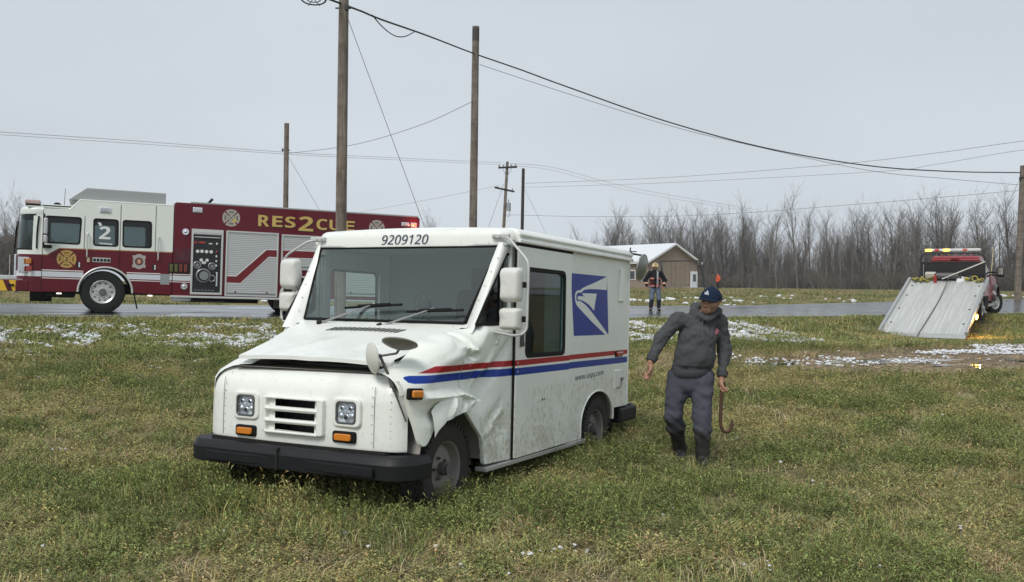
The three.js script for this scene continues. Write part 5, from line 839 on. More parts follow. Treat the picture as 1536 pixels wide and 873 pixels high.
// ---------- people: bodies meshed from joints and radii ----------
// bones: [ax,ay,az,ra, bx,by,bz,rb]; smooth union; surface nets
function sdfField(bones, k) {
  return (x, y, z) => {
    let d = 1e9;
    for (const b of bones) {
      const dx = b[4] - b[0], dy = b[5] - b[1], dz = b[6] - b[2], l2 = dx * dx + dy * dy + dz * dz || 1e-9, t = clamp(((x - b[0]) * dx + (y - b[1]) * dy + (z - b[2]) * dz) / l2, 0, 1);
      const qx = x - b[0] - dx * t, qy = y - b[1] - dy * t, qz = (z - b[2] - dz * t) * (b[8] || 1);
      const e = Math.sqrt(qx * qx + qy * qy + qz * qz) - (b[3] + (b[7] - b[3]) * t), kk = b[9] || k;
      const h = clamp(.5 + .5 * (d - e) / kk, 0, 1); d = d > 1e8 ? e : d + (e - d) * h - kk * h * (1 - h);
    }
    return d;
  };
}
function netMesh(f, lo, hi, cell, colour) {
  const n = [0, 1, 2].map(i => Math.ceil((hi[i] - lo[i]) / cell) + 1), [nx, ny, nz] = n, F = new Float32Array(nx * ny * nz);
  for (let k = 0; k < nz; k++) for (let j = 0; j < ny; j++) for (let i = 0; i < nx; i++) F[(k * ny + j) * nx + i] = f(lo[0] + i * cell, lo[1] + j * cell, lo[2] + k * cell);
  const at = (i, j, k) => F[(k * ny + j) * nx + i], id = new Int32Array(nx * ny * nz).fill(-1), p = [], idx = [];
  const E = [[0, 1], [2, 3], [4, 5], [6, 7], [0, 2], [1, 3], [4, 6], [5, 7], [0, 4], [1, 5], [2, 6], [3, 7]];
  for (let k = 0; k < nz - 1; k++) for (let j = 0; j < ny - 1; j++) for (let i = 0; i < nx - 1; i++) {
    const v = []; let m = 0; for (let c = 0; c < 8; c++) { const q = at(i + (c & 1), j + (c >> 1 & 1), k + (c >> 2)); v.push(q); if (q < 0) m++; } if (m === 0 || m === 8) continue;
    let sx = 0, sy = 0, sz = 0, cnt = 0; for (const [a, b] of E) if ((v[a] < 0) !== (v[b] < 0)) { const t = v[a] / (v[a] - v[b]); sx += lerp(a & 1, b & 1, t); sy += lerp(a >> 1 & 1, b >> 1 & 1, t); sz += lerp(a >> 2, b >> 2, t); cnt++; }
    id[(k * ny + j) * nx + i] = p.length / 3; p.push(lo[0] + (i + sx / cnt) * cell, lo[1] + (j + sy / cnt) * cell, lo[2] + (k + sz / cnt) * cell);
  }
  const g = (i, j, k) => id[(k * ny + j) * nx + i];
  for (let k = 1; k < nz - 1; k++) for (let j = 1; j < ny - 1; j++) for (let i = 1; i < nx - 1; i++) {
    const a = at(i, j, k) < 0; const q = (A, B, C, D, fl) => { if (A < 0 || B < 0 || C < 0 || D < 0) return; fl ? idx.push(A, B, C, A, C, D) : idx.push(A, C, B, A, D, C); };
    if (a !== at(i + 1, j, k) < 0) q(g(i, j - 1, k - 1), g(i, j, k - 1), g(i, j, k), g(i, j - 1, k), a);
    if (a !== at(i, j + 1, k) < 0) q(g(i - 1, j, k - 1), g(i, j, k - 1), g(i, j, k), g(i - 1, j, k), !a);
    if (a !== at(i, j, k + 1) < 0) q(g(i - 1, j - 1, k), g(i, j - 1, k), g(i, j, k), g(i - 1, j, k), a);
  }
  const G = new THREE.BufferGeometry(); G.setAttribute('position', new THREE.Float32BufferAttribute(p, 3)); G.setIndex(idx); G.computeVertexNormals();
  if (colour) { const c = []; for (let i = 0; i < p.length; i += 3) c.push(...colour(p[i], p[i + 1], p[i + 2])); G.setAttribute('color', new THREE.Float32BufferAttribute(c, 3)); }
  return G;
}
const skinMat = phys([1, 1, 1], { vertexColors: true, roughness: .55, specularIntensity: .5 });
// a head in its own frame: face towards +z, chin at about y=-.11, crown at +.12
function headGeo(beard, cell = .004) {
  const B = [
    [0, .03, -.02, .083, 0, .045, -.005, .080, .95], [0, .0, .015, .066, 0, -.045, .035, .056], [-.028, -.062, .036, .030, .028, -.062, .036, .030], [0, -.088, .058, .022, 0, -.08, .05, .026],
    [0, .012, .083, .008, 0, -.026, .103, .0125, 1, .012], [-.013, -.030, .092, .008, .013, -.030, .092, .008, 1, .010], [-.040, .024, .074, .010, -.014, .026, .086, .010, 1, .012], [.014, .026, .086, .010, .040, .024, .074, .010, 1, .012],
    [-.042, -.015, .058, .022, -.038, -.012, .056, .020], [.042, -.015, .058, .022, .038, -.012, .056, .020], [-.016, -.054, .086, .0065, .016, -.054, .086, .0065, 1, .008], [-.014, -.066, .084, .0075, .014, -.066, .084, .0075, 1, .008],
    [-.080, .008, -.008, .010, -.088, .022, -.014, .012, 1, .010], [-.082, -.012, -.006, .008, -.080, .004, -.008, .010, 1, .010], [.080, .008, -.008, .010, .088, .022, -.014, .012, 1, .010], [.082, -.012, -.006, .008, .080, .004, -.008, .010, 1, .010],
    [0, -.05, -.03, .054, 0, -.115, -.045, .050]];
  const f0 = sdfField(B, .03), soc = (x, y, z, s) => Math.hypot(x - s * .027, (y - .006) * 1.3, z - .092) - .013;
  const f = (x, y, z) => { let d = f0(x, y, z); for (const s of [-1, 1]) { const e = -soc(x, y, z, s), h = clamp(.5 - .5 * (d - e) / .01, 0, 1); d = lerp(d, e, h) + .01 * h * (1 - h); } for (const s of [-1, 1]) d = Math.min(d, Math.hypot(x - s * .027, y - .006, z - .074) - .0105); return d; };
  const col = (x, y, z) => {
    const sk = [.47, .27, .19], red = [.52, .23, .17], hair = [.022, .015, .011];
    for (const s of [-1, 1]) { const r = Math.hypot(x - s * .027, y - .006); if (r < .0105 && z > .076) return r < .006 ? [.02, .015, .012] : [.26, .20, .17]; }
    if (Math.abs(y - .031) < .006 && Math.abs(x) > .010 && Math.abs(x) < .046 && z > .06) return hair;
    if (y > .03 && z < .03 || y > -.02 && z < -.03) return hair;
    if (beard && z > -.02 && y > -.125) { const n = fbm(x * 90, y * 90, z * 90, 3); const jaw = Math.max(ss(-.058, -.088, y + .012 * n), ss(.026, .046, Math.abs(x)) * ss(-.012, -.045, y)), lip = ss(.010, .004, Math.abs(y + .045)) * ss(.034, .024, Math.abs(x)); const k = clamp(Math.max(jaw, lip * .8), 0, 1) * (.62 + .5 * n), m = ss(.010, .005, Math.abs(y + .060)) * ss(.024, .018, Math.abs(x)); const c0 = sk.map((v, q) => lerp(v, [.075, .05, .038][q], clamp(k, 0, .9))); return c0.map((v, q) => lerp(v, [.27, .13, .105][q], m * .7)); }
    if (Math.abs(y + .060) < .008 && Math.abs(x) < .020 && z > .07) return [.26, .10, .085];
    const b = clamp((z - .08) * 20, 0, .5); return sk.map((v, i) => lerp(v, red[i], b));
  };
  return netMesh(f, [-.115, -.19, -.125], [.115, .145, .13], cell, col);
}
// a hand from wrist towards -y, palm facing +z, thumb on the +x side when side = 1; curl 0..1
function handGeo(side, curl, cell = .0045) {
  const B = [[0, 0, 0, .026, 0, -.03, .002, .027, 1.2], [-.022, -.05, 0, .017, .022, -.05, 0, .018, 1.15], [-.026, -.085, .002, .013, .026, -.082, .002, .014, 1.1], [0, -.03, 0, .026, 0, -.075, 0, .028, 1.35]];
  const L = [[.030, .068], [.010, .078], [-.011, .072], [-.031, .056]];
  for (const [x, l] of L) { let y = -.088, z = .002, a = curl * .9; for (const [fr, r0, r1] of [[.45, .0098, .009], [.32, .009, .0083], [.25, .0083, .0070]]) { const y1 = y - Math.cos(a) * l * fr * 1.15, z1 = z + Math.sin(a) * l * fr * 1.15; B.push([x * side, y, z, r0, x * side * 1.05, y1, z1, r1, 1, .006]); y = y1; z = z1; a += curl * 1.25; } }
  const tx = .036 * side; B.push([.022 * side, -.028, .004, .016, tx, -.056, .016, .0135, 1, .012], [tx, -.056, .016, .0125, .040 * side, -.082, .028 + .01 * curl, .0105, 1, .006], [.040 * side, -.082, .028 + .01 * curl, .0105, (.040 - .012 * curl) * side, -.104, .036 + .016 * curl, .0085, 1, .006]);
  return netMesh(sdfField(B, .012), [-.075, -.20, -.05], [.075, .045, .12], cell, (x, y, z) => { const n = .9 + .2 * fbm(x * 70, y * 70, z * 70, 2); return [.45 * n, .25 * n, .175 * n]; });
}
const xform = (g, m) => { g.applyMatrix4(m); return g; };
const mtx = (p, rx, ry, rz, order = 'YXZ') => { const m = new THREE.Matrix4().makeRotationFromEuler(new THREE.Euler(rx, ry, rz, order)); m.setPosition(...p); return m; };
const fabricBump = dataTex(256, 256, (i, j) => { const n = pf(i / 256 * 64, j / 256 * 64, 64, 2) * .7 + .3 * ((i + j) % 4 < 2 ? 1 : 0); return [255 * n, 255 * n, 255 * n]; }, false);
{
  // man walking towards the van, looking down at it, hook in his left hand
  const man = thing('person', 'man in grey hoodie and blue cap walking through the grass holding a hook', 'person', [1.655, .0, -8.55], 0);
  const sh = { L: [-.165, 1.315, .03], R: [.235, 1.30, -.03] }, el = { L: [-.315, 1.135, .06], R: [.288, 1.03, -.06] }, wr = { L: [-.415, .945, .14], R: [.246, .80, .02] };
  const hip = { L: [-.135, .80, -.02], R: [.075, .80, .02] }, kn = { L: [-.185, .455, .0], R: [.052, .45, .10] }, an = { L: [-.085, .10, -.20], R: [.062, .09, .10] }, toe = { L: [-.105, .035, -.07], R: [.045, .035, .24] };
  const C = (a, ra, b, rb2, fl, k) => [...a, ra, ...b, rb2, fl || 1, k];
  const bodyB = [C([-.02, .84, 0], .115, [.03, 1.10, .01], .12), C([.03, 1.10, .01], .12, [.05, 1.30, .0], .10), C(sh.L, .055, sh.R, .055), C([.06, 1.30, 0], .06, [.105, 1.40, .05], .052),
    ...['L', 'R'].flatMap(s => [C(sh[s], .052, el[s], .040), C(el[s], .040, wr[s], .027), C(hip[s], .085, kn[s], .056), C(kn[s], .054, an[s], .038), C(an[s], .036, toe[s], .030)])];
  const skinC = () => [.36, .19, .125];
  const body0 = netMesh(sdfField(bodyB, .03), [-.55, -.02, -.35], [.45, 1.47, .35], .016, skinC);
  const HM = mtx([.120, 1.478, .090], .09, -.62, -.15);
  const head = xform(headGeo(true), HM);
  const hL = xform(handGeo(1, .45), mtx([wr.L[0] - .005, wr.L[1] - .01, wr.L[2] + .005], .12, -1.25, -.22)), hR = xform(handGeo(-1, .92), mtx([wr.R[0] - .002, wr.R[1] - .012, wr.R[2] + .004], .05, 1.1, 0));
  mesh('body', merge([body0, head, hL, hR]), skinMat, man);
  // hoodie
  const folds = (x, y, z, a) => a * fbm(x * 9, y * 14 + x * 4, z * 9, 3) + .038 * (Math.abs(fbm(x * 6 + 5, y * 9 - x * 5, z * 6, 2)) - .12) + .026 * Math.abs(fbm(x * 12, y * 16 + x * 9, z * 12 + 4, 2)) + a * .5 * Math.sin(y * 55 + x * 30 + fbm(x * 6, y * 6, z * 6) * 9) * ss(1.0, .86, y);
  const hoodB = [C([-.035, .875, .0], .172, [.0, .98, .02], .185, 1.22), C([.0, .98, .02], .185, [.03, 1.16, .01], .175, 1.28), C([.03, 1.16, .01], .175, [.045, 1.29, -.01], .14, 1.2), C([sh.L[0] + .03, sh.L[1] - .01, sh.L[2]], .076, [sh.R[0] - .03, sh.R[1] - .01, sh.R[2]], .076),
    C([sh.L[0], sh.L[1], sh.L[2]], .078, el.L, .066), C(el.L, .066, [lerp(el.L[0], wr.L[0], .80), lerp(el.L[1], wr.L[1], .80), lerp(el.L[2], wr.L[2], .80)], .052), C(sh.R, .078, el.R, .066), C(el.R, .066, [lerp(el.R[0], wr.R[0], .80), lerp(el.R[1], wr.R[1], .80), lerp(el.R[2], wr.R[2], .80)], .052),
    C([-.01, 1.385, .04], .050, [.02, 1.42, -.06], .060, 1, .018), C([.02, 1.42, -.06], .060, [.17, 1.42, -.05], .060, 1, .018), C([.17, 1.42, -.05], .058, [.200, 1.39, .05], .046, 1, .018), C([-.01, 1.385, .04], .046, [.075, 1.325, .125], .036, 1, .018), C([.200, 1.39, .05], .044, [.10, 1.325, .125], .034, 1, .018)];
  const hf = sdfField(hoodB, .035), neckHole = (x, y, z) => { const dx = x - .10, dy = y - 1.42, dz = z - .050; return Math.hypot(dx, dy * .95, dz) - .076; };
  mesh('hoodie', netMesh((x, y, z) => { let d = hf(x, y, z) + folds(x, y, z, .006) + .006; d = Math.max(d, -neckHole(x, y, z), .845 + .03 * Math.sin(x * 4) - y + (x < -.33 ? -9 : 0) * 0 - (x < -.31 || x > .215 ? 1 : 0)); return d; }, [-.56, .70, -.34], [.46, 1.54, .34], .0105, (x, y, z) => { const n = .92 + .16 * fbm(x * 30, y * 30, z * 30, 2); return [.082 * n, .086 * n, .092 * n]; }), phys([1, 1, 1], { vertexColors: true, roughness: .95, specularIntensity: .25 }), man);
  // cuffs, hem band, pocket, cords, chest print
  const knit = phys([.072, .076, .082], { roughness: .95, specularIntensity: .2 });
  for (const s of ['L', 'R']) { const a = [0, 1, 2].map(i => lerp(el[s][i], wr[s][i], .80)), b = [0, 1, 2].map(i => lerp(el[s][i], wr[s][i], .99)); mesh('cuff', [rod(a, b, .054, .042, 18)], knit, man); }
  mesh('hem', grid(40, 5, (u, v) => { const a = u * Math.PI * 2, y = .872 - .062 * v, r = .006 * Math.sin(v * Math.PI) - .010 * v; return [-.037 + (.178 + r) * Math.cos(a), y + .006 * Math.cos(a), .004 + (.150 + r) * Math.sin(a)]; }), knit, man);
  { const zf = (x, y) => { let z = .32; while (z > 0 && hf(x, y, z) + folds(x, y, z, .006) > 0) z -= .002; return z; };
    const pk = grid(16, 10, (u, v) => { const w = lerp(.165, .115, v), x = -.005 + lerp(-w, w, u), y = lerp(.905, 1.055, v); return [x, y, zf(x, y) + .007]; }); mesh('pouch_pocket', pk, knit, man);
    for (const x of [.055, .10]) mesh('drawstring', tube([[x - .01, 1.325, zf(x - .01, 1.325) + .004], [x - .012, 1.26, zf(x - .012, 1.26) + .006], [x - .01, x < .08 ? 1.14 : 1.19, zf(x - .01, 1.16) + .006]], .0045, 16, 6), mat([.10, .105, .115], .8), man);
    for (const [x0, y0, s2] of [[.185, 1.22, .030], [.195, 1.195, .024], [.172, 1.20, .02]]) mesh('chest_print', ext(poly([[x0 - s2, y0 + s2 * .3], [x0 - s2 * .2, y0 + s2 * .25], [x0 + s2 * .1, y0 + s2 * .9], [x0 + s2 * .3, y0 + s2 * .2], [x0 + s2, y0], [x0 + s2 * .2, y0 - s2 * .3], [x0 - s2 * .3, y0 - s2 * .8], [x0 - s2 * .3, y0 - s2 * .2]]), .003, 0).translate(0, 0, zf(x0, y0) + .004), mat([.42, .14, .19], .7), man); }
  // trousers
  const trB = [C([-.04, .83, 0], .150, [-.035, .76, 0], .155, 1.15), C(hip.L, .108, [lerp(hip.L[0], kn.L[0], .5), .63, -.01], .100), C([lerp(hip.L[0], kn.L[0], .5), .63, -.01], .100, kn.L, .086), C(kn.L, .086, [-.150, .33, -.07], .086), C([-.150, .33, -.07], .086, [-.125, .245, -.12], .066), C(hip.R, .108, [.062, .63, .06], .100), C([.062, .63, .06], .100, kn.R, .088), C(kn.R, .088, [.058, .33, .11], .086), C([.058, .33, .11], .086, [.062, .255, .11], .070)];
  const tf = sdfField(trB, .022);
  mesh('trousers', netMesh((x, y, z) => { const d = tf(x, y, z) + .005 + .008 * fbm(x * 8, y * 13, z * 8 + 3, 3) + .038 * (Math.abs(fbm(x * 7, y * 8 + x * 4, z * 7 + 9, 2)) - .1) + .006 * Math.sin(y * 70 + x * 40 + 6 * fbm(x * 5, y * 5, z * 5)) * ss(.5, .32, y); return Math.max(d, y - .86); }, [-.36, .17, -.30], [.28, .90, .30], .0115, (x, y, z) => { const n = .88 + .25 * fbm(x * 14, y * 14, z * 14, 3), m = ss(.42, .26, y + .1 * fbm(x * 20, y * 20, z * 20)); return [lerp(.088, .060, m) * n, lerp(.092, .056, m) * n, lerp(.118, .055, m) * n]; }), phys([1, 1, 1], { vertexColors: true, roughness: .92, specularIntensity: .25 }), man);
  // boots
  for (const s of ['L', 'R']) { const a = an[s], t = toe[s], top = s === 'L' ? [-.128, .27, -.115] : [.062, .29, .108]; mesh('boot', netMesh(sdfField([C(top, .068, [lerp(top[0], a[0], .8), .13, lerp(top[2], a[2], .8)], .060), C([a[0], .13, a[2]], .060, [a[0], .045, a[2]], .052), C([a[0], .050, a[2]], .050, [t[0], .042, t[2]], .046, 1)], .03), [Math.min(a[0], t[0], top[0]) - .1, -.04, Math.min(a[2], t[2]) - .1], [Math.max(a[0], t[0], top[0]) + .1, .36, Math.max(a[2], t[2]) + .1], .010), phys([.026, .026, .025], { roughness: .5, specularIntensity: .6 }), man); }
  // cap
  { const cap = sub('cap', man); const blue = phys([.012, .022, .048], { roughness: .85, specularIntensity: .3 });
    const crown = grid(28, 12, (u, v) => { const a = u * Math.PI * 2, b = v * Math.PI / 2, r = Math.cos(b); return [.096 * r * Math.sin(a), .030 + .108 * Math.sin(b) * (1 - .1 * r), -.008 + .112 * r * Math.cos(a)]; });
    mesh('crown', xform(crown, HM), blue, cap);
    const brim = (o) => grid(20, 8, (u, v) => { const a = lerp(-1.15, 1.15, u), s2 = v; const r0x = .095, r0z = .106, ext2 = .062 * Math.cos(a * .95) * s2; return [(r0x + ext2 * .25) * Math.sin(a), +.040 - .004 * s2 - .022 * Math.abs(Math.sin(a)) ** 2 * s2 + o, -.006 + (r0z + ext2) * Math.cos(a)]; });
    mesh('brim', [xform(brim(0), HM), xform(brim(-.006), HM)], blue, cap); mesh('button', xform(sph(.008, 0, .138, -.008, 1, .6, 1, 10), HM), blue, cap);
    for (let i = 0; i < 3; i++) { const h = .016 + i * .010; const g = ext(poly([[0, 0], [.010, 0], [.010 - h * .35, h], [-h * .35, h]]), .003, 0); g.translate(-.020 + i * .014, .062, .102); g.rotateX(-.12); mesh('cap_mark', xform(g, HM), mat([.72, .75, .78], .6), cap); }
    mesh('sunglasses_arm', xform(rod([.096, .03, .02], [.10, .035, -.06], .006), HM), blackPlastic, cap);
  }
  // recovery hook, held in the hand
  const hp = [1.655 + .235, .0, -8.55 + .045];
  const hk = thing('recovery_hook', 'rusty steel J hook hanging from the hand of the man in the cap', 'hook', hp);
  mesh('shank', tube([[.008, .70, -.004], [.004, .62, .0], [0, .52, .0], [-.002, .42, .0], [.004, .36, .0], [.030, .315, .0], [.066, .312, .0], [.094, .340, .0], [.102, .385, .0]], .0165, 60, 10, .5), mat([.10, .055, .035], .75, .3), hk);
  mesh('tip', cyl(.006, .0165, .04, .104, .402, 0, 0, 0, -.1), mat([.10, .055, .035], .75, .3), hk);
  mesh('eye_ring', tor(.026, .010, .010, .73, -.004), mat([.08, .05, .035], .7, .4), hk);
}
function distantPerson(name, label, pos, turn, sc, o) {
  const p = thing(name, label, 'person', pos, turn); p.scale.setScalar(sc);
  const C = (a, ra, b, rb2, fl, k) => [...a, ra, ...b, rb2, fl || 1, k];
  const body = [C([0, .92, 0], .13, [0, 1.30, 0], .14), C([-.18, 1.40, 0], .06, [.18, 1.40, 0], .06), C([0, 1.40, 0], .06, [0, 1.52, .01], .055)], J = {};
  for (const s of [-1, 1]) { J[s] = { sh: [s * .20, 1.40, 0], el: [s * (.31 + (o.arms || 0)), 1.14, -.02], wr: [s * (.27 + (o.hands || 0)), .92, .10], hip: [s * .095, .90, 0], kn: [s * (.13 + .02 * s), .50, .03], an: [s * .145, .09, -.01], toe: [s * .17, .04, .15] }; const q = J[s]; body.push(C(q.sh, .055, q.el, .042), C(q.el, .042, q.wr, .03), C(q.wr, .036, [q.wr[0] * .95, q.wr[1] - .13, q.wr[2] + .02], .026), C(q.hip, .09, q.kn, .06), C(q.kn, .058, q.an, .04), C(q.an, .04, q.toe, .03)); }
  mesh('body', merge([netMesh(sdfField(body, .03), [-.5, -.02, -.3], [.5, 1.58, .3], .02, () => [.36, .19, .125]), xform(headGeo(o.beard, .007), mtx([0, 1.625, .02], o.nod || 0, o.look || 0, 0))]), skinMat, p);
  const coat = [C([0, o.coat + .05, 0], .19, [0, 1.2, 0], .205, 1.2), C([0, 1.2, 0], .205, [0, 1.38, -.01], .15, 1.15), C([-.17, 1.39, 0], .095, [.17, 1.39, 0], .095), C([0, 1.46, -.02], .09, [0, 1.49, -.02], .085)];
  for (const s of [-1, 1]) coat.push(C(J[s].sh, .092, J[s].el, .080), C(J[s].el, .080, [lerp(J[s].el[0], J[s].wr[0], .9), lerp(J[s].el[1], J[s].wr[1], .9), lerp(J[s].el[2], J[s].wr[2], .9)], .066));
  const cf = sdfField(coat, .03); mesh('coat', netMesh((x, y, z) => Math.max(cf(x, y, z) + .014 * fbm(x * 9, y * 12, z * 9, 3), o.coat - y - (Math.abs(x) > .26 ? .3 : 0), y - 1.53), [-.56, .7, -.34], [.56, 1.6, .34], .017, o.coatCol), phys([1, 1, 1], { vertexColors: true, roughness: .85, specularIntensity: .3 }), p);
  const tr = [C([0, .93, 0], .15, [0, .86, 0], .15, 1.15)]; for (const s of [-1, 1]) tr.push(C(J[s].hip, .115, J[s].kn, .088), C(J[s].kn, .088, [J[s].an[0], .16, J[s].an[2]], .075));
  const tf = sdfField(tr, .02); mesh('trousers', netMesh((x, y, z) => tf(x, y, z) + .016 * fbm(x * 8, y * 12, z * 8, 3), [-.36, .03, -.26], [.36, 1.1, .26], .017, o.legCol), phys([1, 1, 1], { vertexColors: true, roughness: .9, specularIntensity: .3 }), p);
  for (const s of [-1, 1]) mesh('boot', netMesh(sdfField([C([J[s].an[0], .22, J[s].an[2]], .062, J[s].an, .058), C([J[s].an[0], .045, J[s].an[2] - .03], .045, J[s].toe, .045)], .03), [J[s].an[0] - .14, -.03, -.18], [J[s].an[0] + .14, .32, .28], .015), phys([.014, .014, .014], { roughness: .6, specularIntensity: .4 }), p);
  return p;
}
{
  const ref = [.62, .36, .26], lime = [.72, .62, .45];
  const ff = distantPerson('person', 'firefighter in black turnout coat and cream helmet standing on the road', [5.29, .735, -35], -.1, 1.0, {
    coat: .84, arms: .05, hands: .02, nod: .25, beard: true,
    coatCol: (x, y, z) => { const arm = Math.abs(x) > .27; if (arm && y > 1.0 && y < 1.06) return ref; if (!arm && y > .90 && y < .955 && Math.abs(x) > .04) return [.60, .20, .16]; if (!arm && y > 1.17 && y < 1.225 && Math.abs(x) > .05 && Math.abs(x) < .20 && z > 0) return [.55, .22, .18]; if (x > .05 && x < .085 && z > 0) return [.30, .31, .32]; if (!arm && y < 1.10 && Math.abs(x) > .08) return [.10, .022, .022]; return [.016, .016, .018]; },
    legCol: (x, y) => y < .42 ? [.025, .028, .045] : [.13, .16, .21] });
  const h = sub('helmet', ff); const hm = phys([.62, .50, .26], { roughness: .45 });
  mesh('dome', grid(20, 10, (u, v) => { const a = u * 6.2832, b = v * Math.PI / 2, r = Math.cos(b); return [.118 * r * Math.sin(a), 1.66 + .125 * Math.sin(b), .01 + .135 * r * Math.cos(a)]; }), hm, h);
  mesh('brim', grid(24, 2, (u, v) => { const a = u * 6.2832, r = .118 + .045 * v; return [r * Math.sin(a), 1.662 - .02 * v, .0 + (r + (Math.cos(a) < 0 ? .05 * v : .01 * v)) * 1.1 * Math.cos(a)]; }), hm, h); mesh('crest', rb(.03, .05, .2, .012, 0, 1.785, 0), hm, h); mesh('front_shield', rb(.075, .085, .02, .01, 0, 1.73, .135, -.25), mat([.30, .20, .10], .5), h);
  const sl = mesh('radio_strap', tube([[.10, 1.45, .14], [.09, 1.2, .235], [.10, .98, .22]], .016, 16, 6), mat([.40, .41, .42], .5), ff); sl.userData.label = 'grey reflective strap';
  distantPerson('person', 'person in an orange jacket standing before the bare trees near the tan house', [22.65, 1.50, -104], -1.2, .98, { coat: .78, look: .2, coatCol: () => [.60, .10, .045], legCol: () => [.025, .022, .025] });
}

// ---------- poles and wires ----------
{
  const grainTex = (a, b) => dataTex(128, 512, (i, j) => { const u = i / 128, v = j / 512, n = pf(u * 22, v * 6, 22, 4), m = pf(u * 5, v * 26, 5, 2), c = pf(u * 60, v * 4, 60, 2); const t = clamp(.15 + .7 * n + .35 * (m - .5) - (c > .72 ? .5 * (c - .5) : 0), 0, 1); return a.map((q, k) => lerp(q, b[k], t)); });
  const woodA = mat([1, 1, 1], .92, 0, { map: grainTex([78, 70, 62], [162, 150, 138]) }), woodDark = mat([1, 1, 1], .92, 0, { map: grainTex([34, 32, 30], [82, 76, 70]) });
  woodA.map.repeat.set(1, 3); woodDark.map.repeat.set(1, 3); woodA.bumpMap = groundBump; woodA.bumpScale = .01;
  const darkM = mat([.035, .035, .035], .6), porcelain = mat([.25, .25, .27], .4), galv = mat([.34, .36, .37], .5, .3);
  const poleTop = (b, t, r0, r1, m, p) => { const g = new THREE.CylinderGeometry(r1, r0, 1, 18, 24); const q = g.attributes.position; for (let i = 0; i < q.count; i++) { const v = q.getY(i) + .5, w = 1 + .05 * fbm(v * 6, q.getX(i) * 9, q.getZ(i) * 9); q.setXYZ(i, b[0] + (t[0] - b[0]) * v + q.getX(i) * w, b[1] + (t[1] - b[1]) * v, b[2] + (t[2] - b[2]) * v + q.getZ(i) * w); } g.computeVertexNormals(); return mesh('shaft', g, m, p); };
  const pole = (label, b, t, r0, r1, m = woodA) => { const y = land(b[0], b[2]) - .1; const p = thing('utility_pole', label, 'utility pole', [b[0], y, b[2]], 0, 'utility poles along the road'); poleTop([0, 0, 0], [t[0] - b[0], t[1] - y, t[2] - b[2]], r0, r1, m, p); return p; };
  const A = pole('tall weathered utility pole in front of the fire engine', [-4.36, 0, -24], [-4.33, 12.6, -24], .145, .115);
  mesh('through_bolt', [cyl(.02, .02, .4, .01, 8.15, 0, 0, 0, Math.PI / 2), rb(.10, .16, .10, .02, .11, 8.15, .08)], darkM, A);
  const B = pole('bare weathered utility pole standing behind the mail van cab', [-1.56, 0, -37], [-1.52, 11.72, -37], .165, .135); mesh('top_band', cyl(.138, .14, .5, .04, 10.75, 0), mat([.06, .055, .05], .8), B);
  const Cc = pole('short grey utility pole behind the roof of the fire engine', [-12.02, 0, -50], [-11.99, 10.07, -50], .15, .125); mesh('clamp', [rb(.35, .07, .07, .02, .03, 7.85, 0), rb(.06, .18, .08, .02, -.16, 7.85, .1)], darkM, Cc);
  const D = pole('leaning utility pole with two crossarms and a transformer', [-.95, 0, -75], [-.47, 11.45, -75], .15, .11);
  { const X = y => .48 * (y + .0) / 10.0; mesh('crossarm', bx(1.5, .14, .12, X(10) + .03, 9.98, .12, 0, 0, .05), woodDark, D); mesh('crossarm', bx(1.75, .13, .12, .28, 8.22, .12, 0, .5, -.13), woodDark, D);
    for (const dx of [-.65, -.3, .3, .65]) mesh('insulator', [cyl(.045, .06, .14, X(10) + dx, 10.13 + dx * .05, .12), sph(.05, X(10) + dx, 10.21 + dx * .05, .12, 1, .7, 1, 8)], porcelain, D);
    for (const dx of [-.6, .6]) mesh('insulator', cyl(.04, .05, .14, .30 + dx, 8.33 - dx * .12, .12), porcelain, D);
    mesh('brace', [rod([X(9.2), 9.2, .1], [X(10) - .4, 9.95, .16], .02), rod([X(9.2), 9.2, .1], [X(10) + .4, 10.0, .16], .02)], galv, D);
    const tr = sub('transformer', D); mesh('tank', cyl(.17, .17, .62, .62, 6.85, .1), galv, tr); mesh('bushing', [cyl(.035, .05, .2, .60, 7.26, .1), sph(.05, .60, 7.4, .1)], porcelain, tr); mesh('bracket', bx(.2, .08, .08, .45, 6.9, .1), darkM, tr); mesh('drop_loop', tube([[.66, 6.55, .12], [.72, 6.3, .12], [.62, 6.1, .12], [.48, 6.15, .1]], .02, 16, 6), darkM, tr);
  }
  pole('dark thin utility pole beside the crossarm pole', [.68, 0, -72], [.765, 10.55, -72], .135, .115, woodDark);
  const Rp = pole('weathered utility pole across the road behind the recovery truck', [26.72, 0, -50], [26.93, 8.25, -50], .17, .14); mesh('clamp', [rb(.4, .09, .1, .02, .18, 6.55, .1), rb(.09, .16, .1, .02, .0, 6.5, .12)], darkM, Rp);
  const cableM = mat([.022, .023, .025], .7), wireM = mat([.26, .27, .28], .6, .2);
  const cable = (label, pts, r, m = wireM, category = 'cable') => single('overhead_cable', tube(pts, r, 90, 6), m, label, category);
  cable('thick black cable strung past the bare pole to the pole across the road', [[-5.6, 8.75, -22.3], [-4.4, 8.67, -23.84], [-4.07, 8.91, -25.41], [-3.77, 9.09, -26.76], [-2.87, 9.75, -30.91], [-1.58, 10.64, -36.88], [.23, 10.25, -37.81], [2.15, 9.77, -38.69], [6.57, 8.75, -40.71], [11.48, 7.98, -42.95], [16.96, 7.57, -45.44], [21.82, 7.61, -47.66], [26.75, 7.86, -49.91]], .028, cableM);
  cable('slack loop of black cable hanging under the thick cable', [[-3.92, 9.0, -26.0], [-3.72, 8.86, -26.7], [-3.5, 8.86, -27.6], [-3.30, 9.05, -28.4], [-3.15, 9.5, -29.6]], .016, cableM);
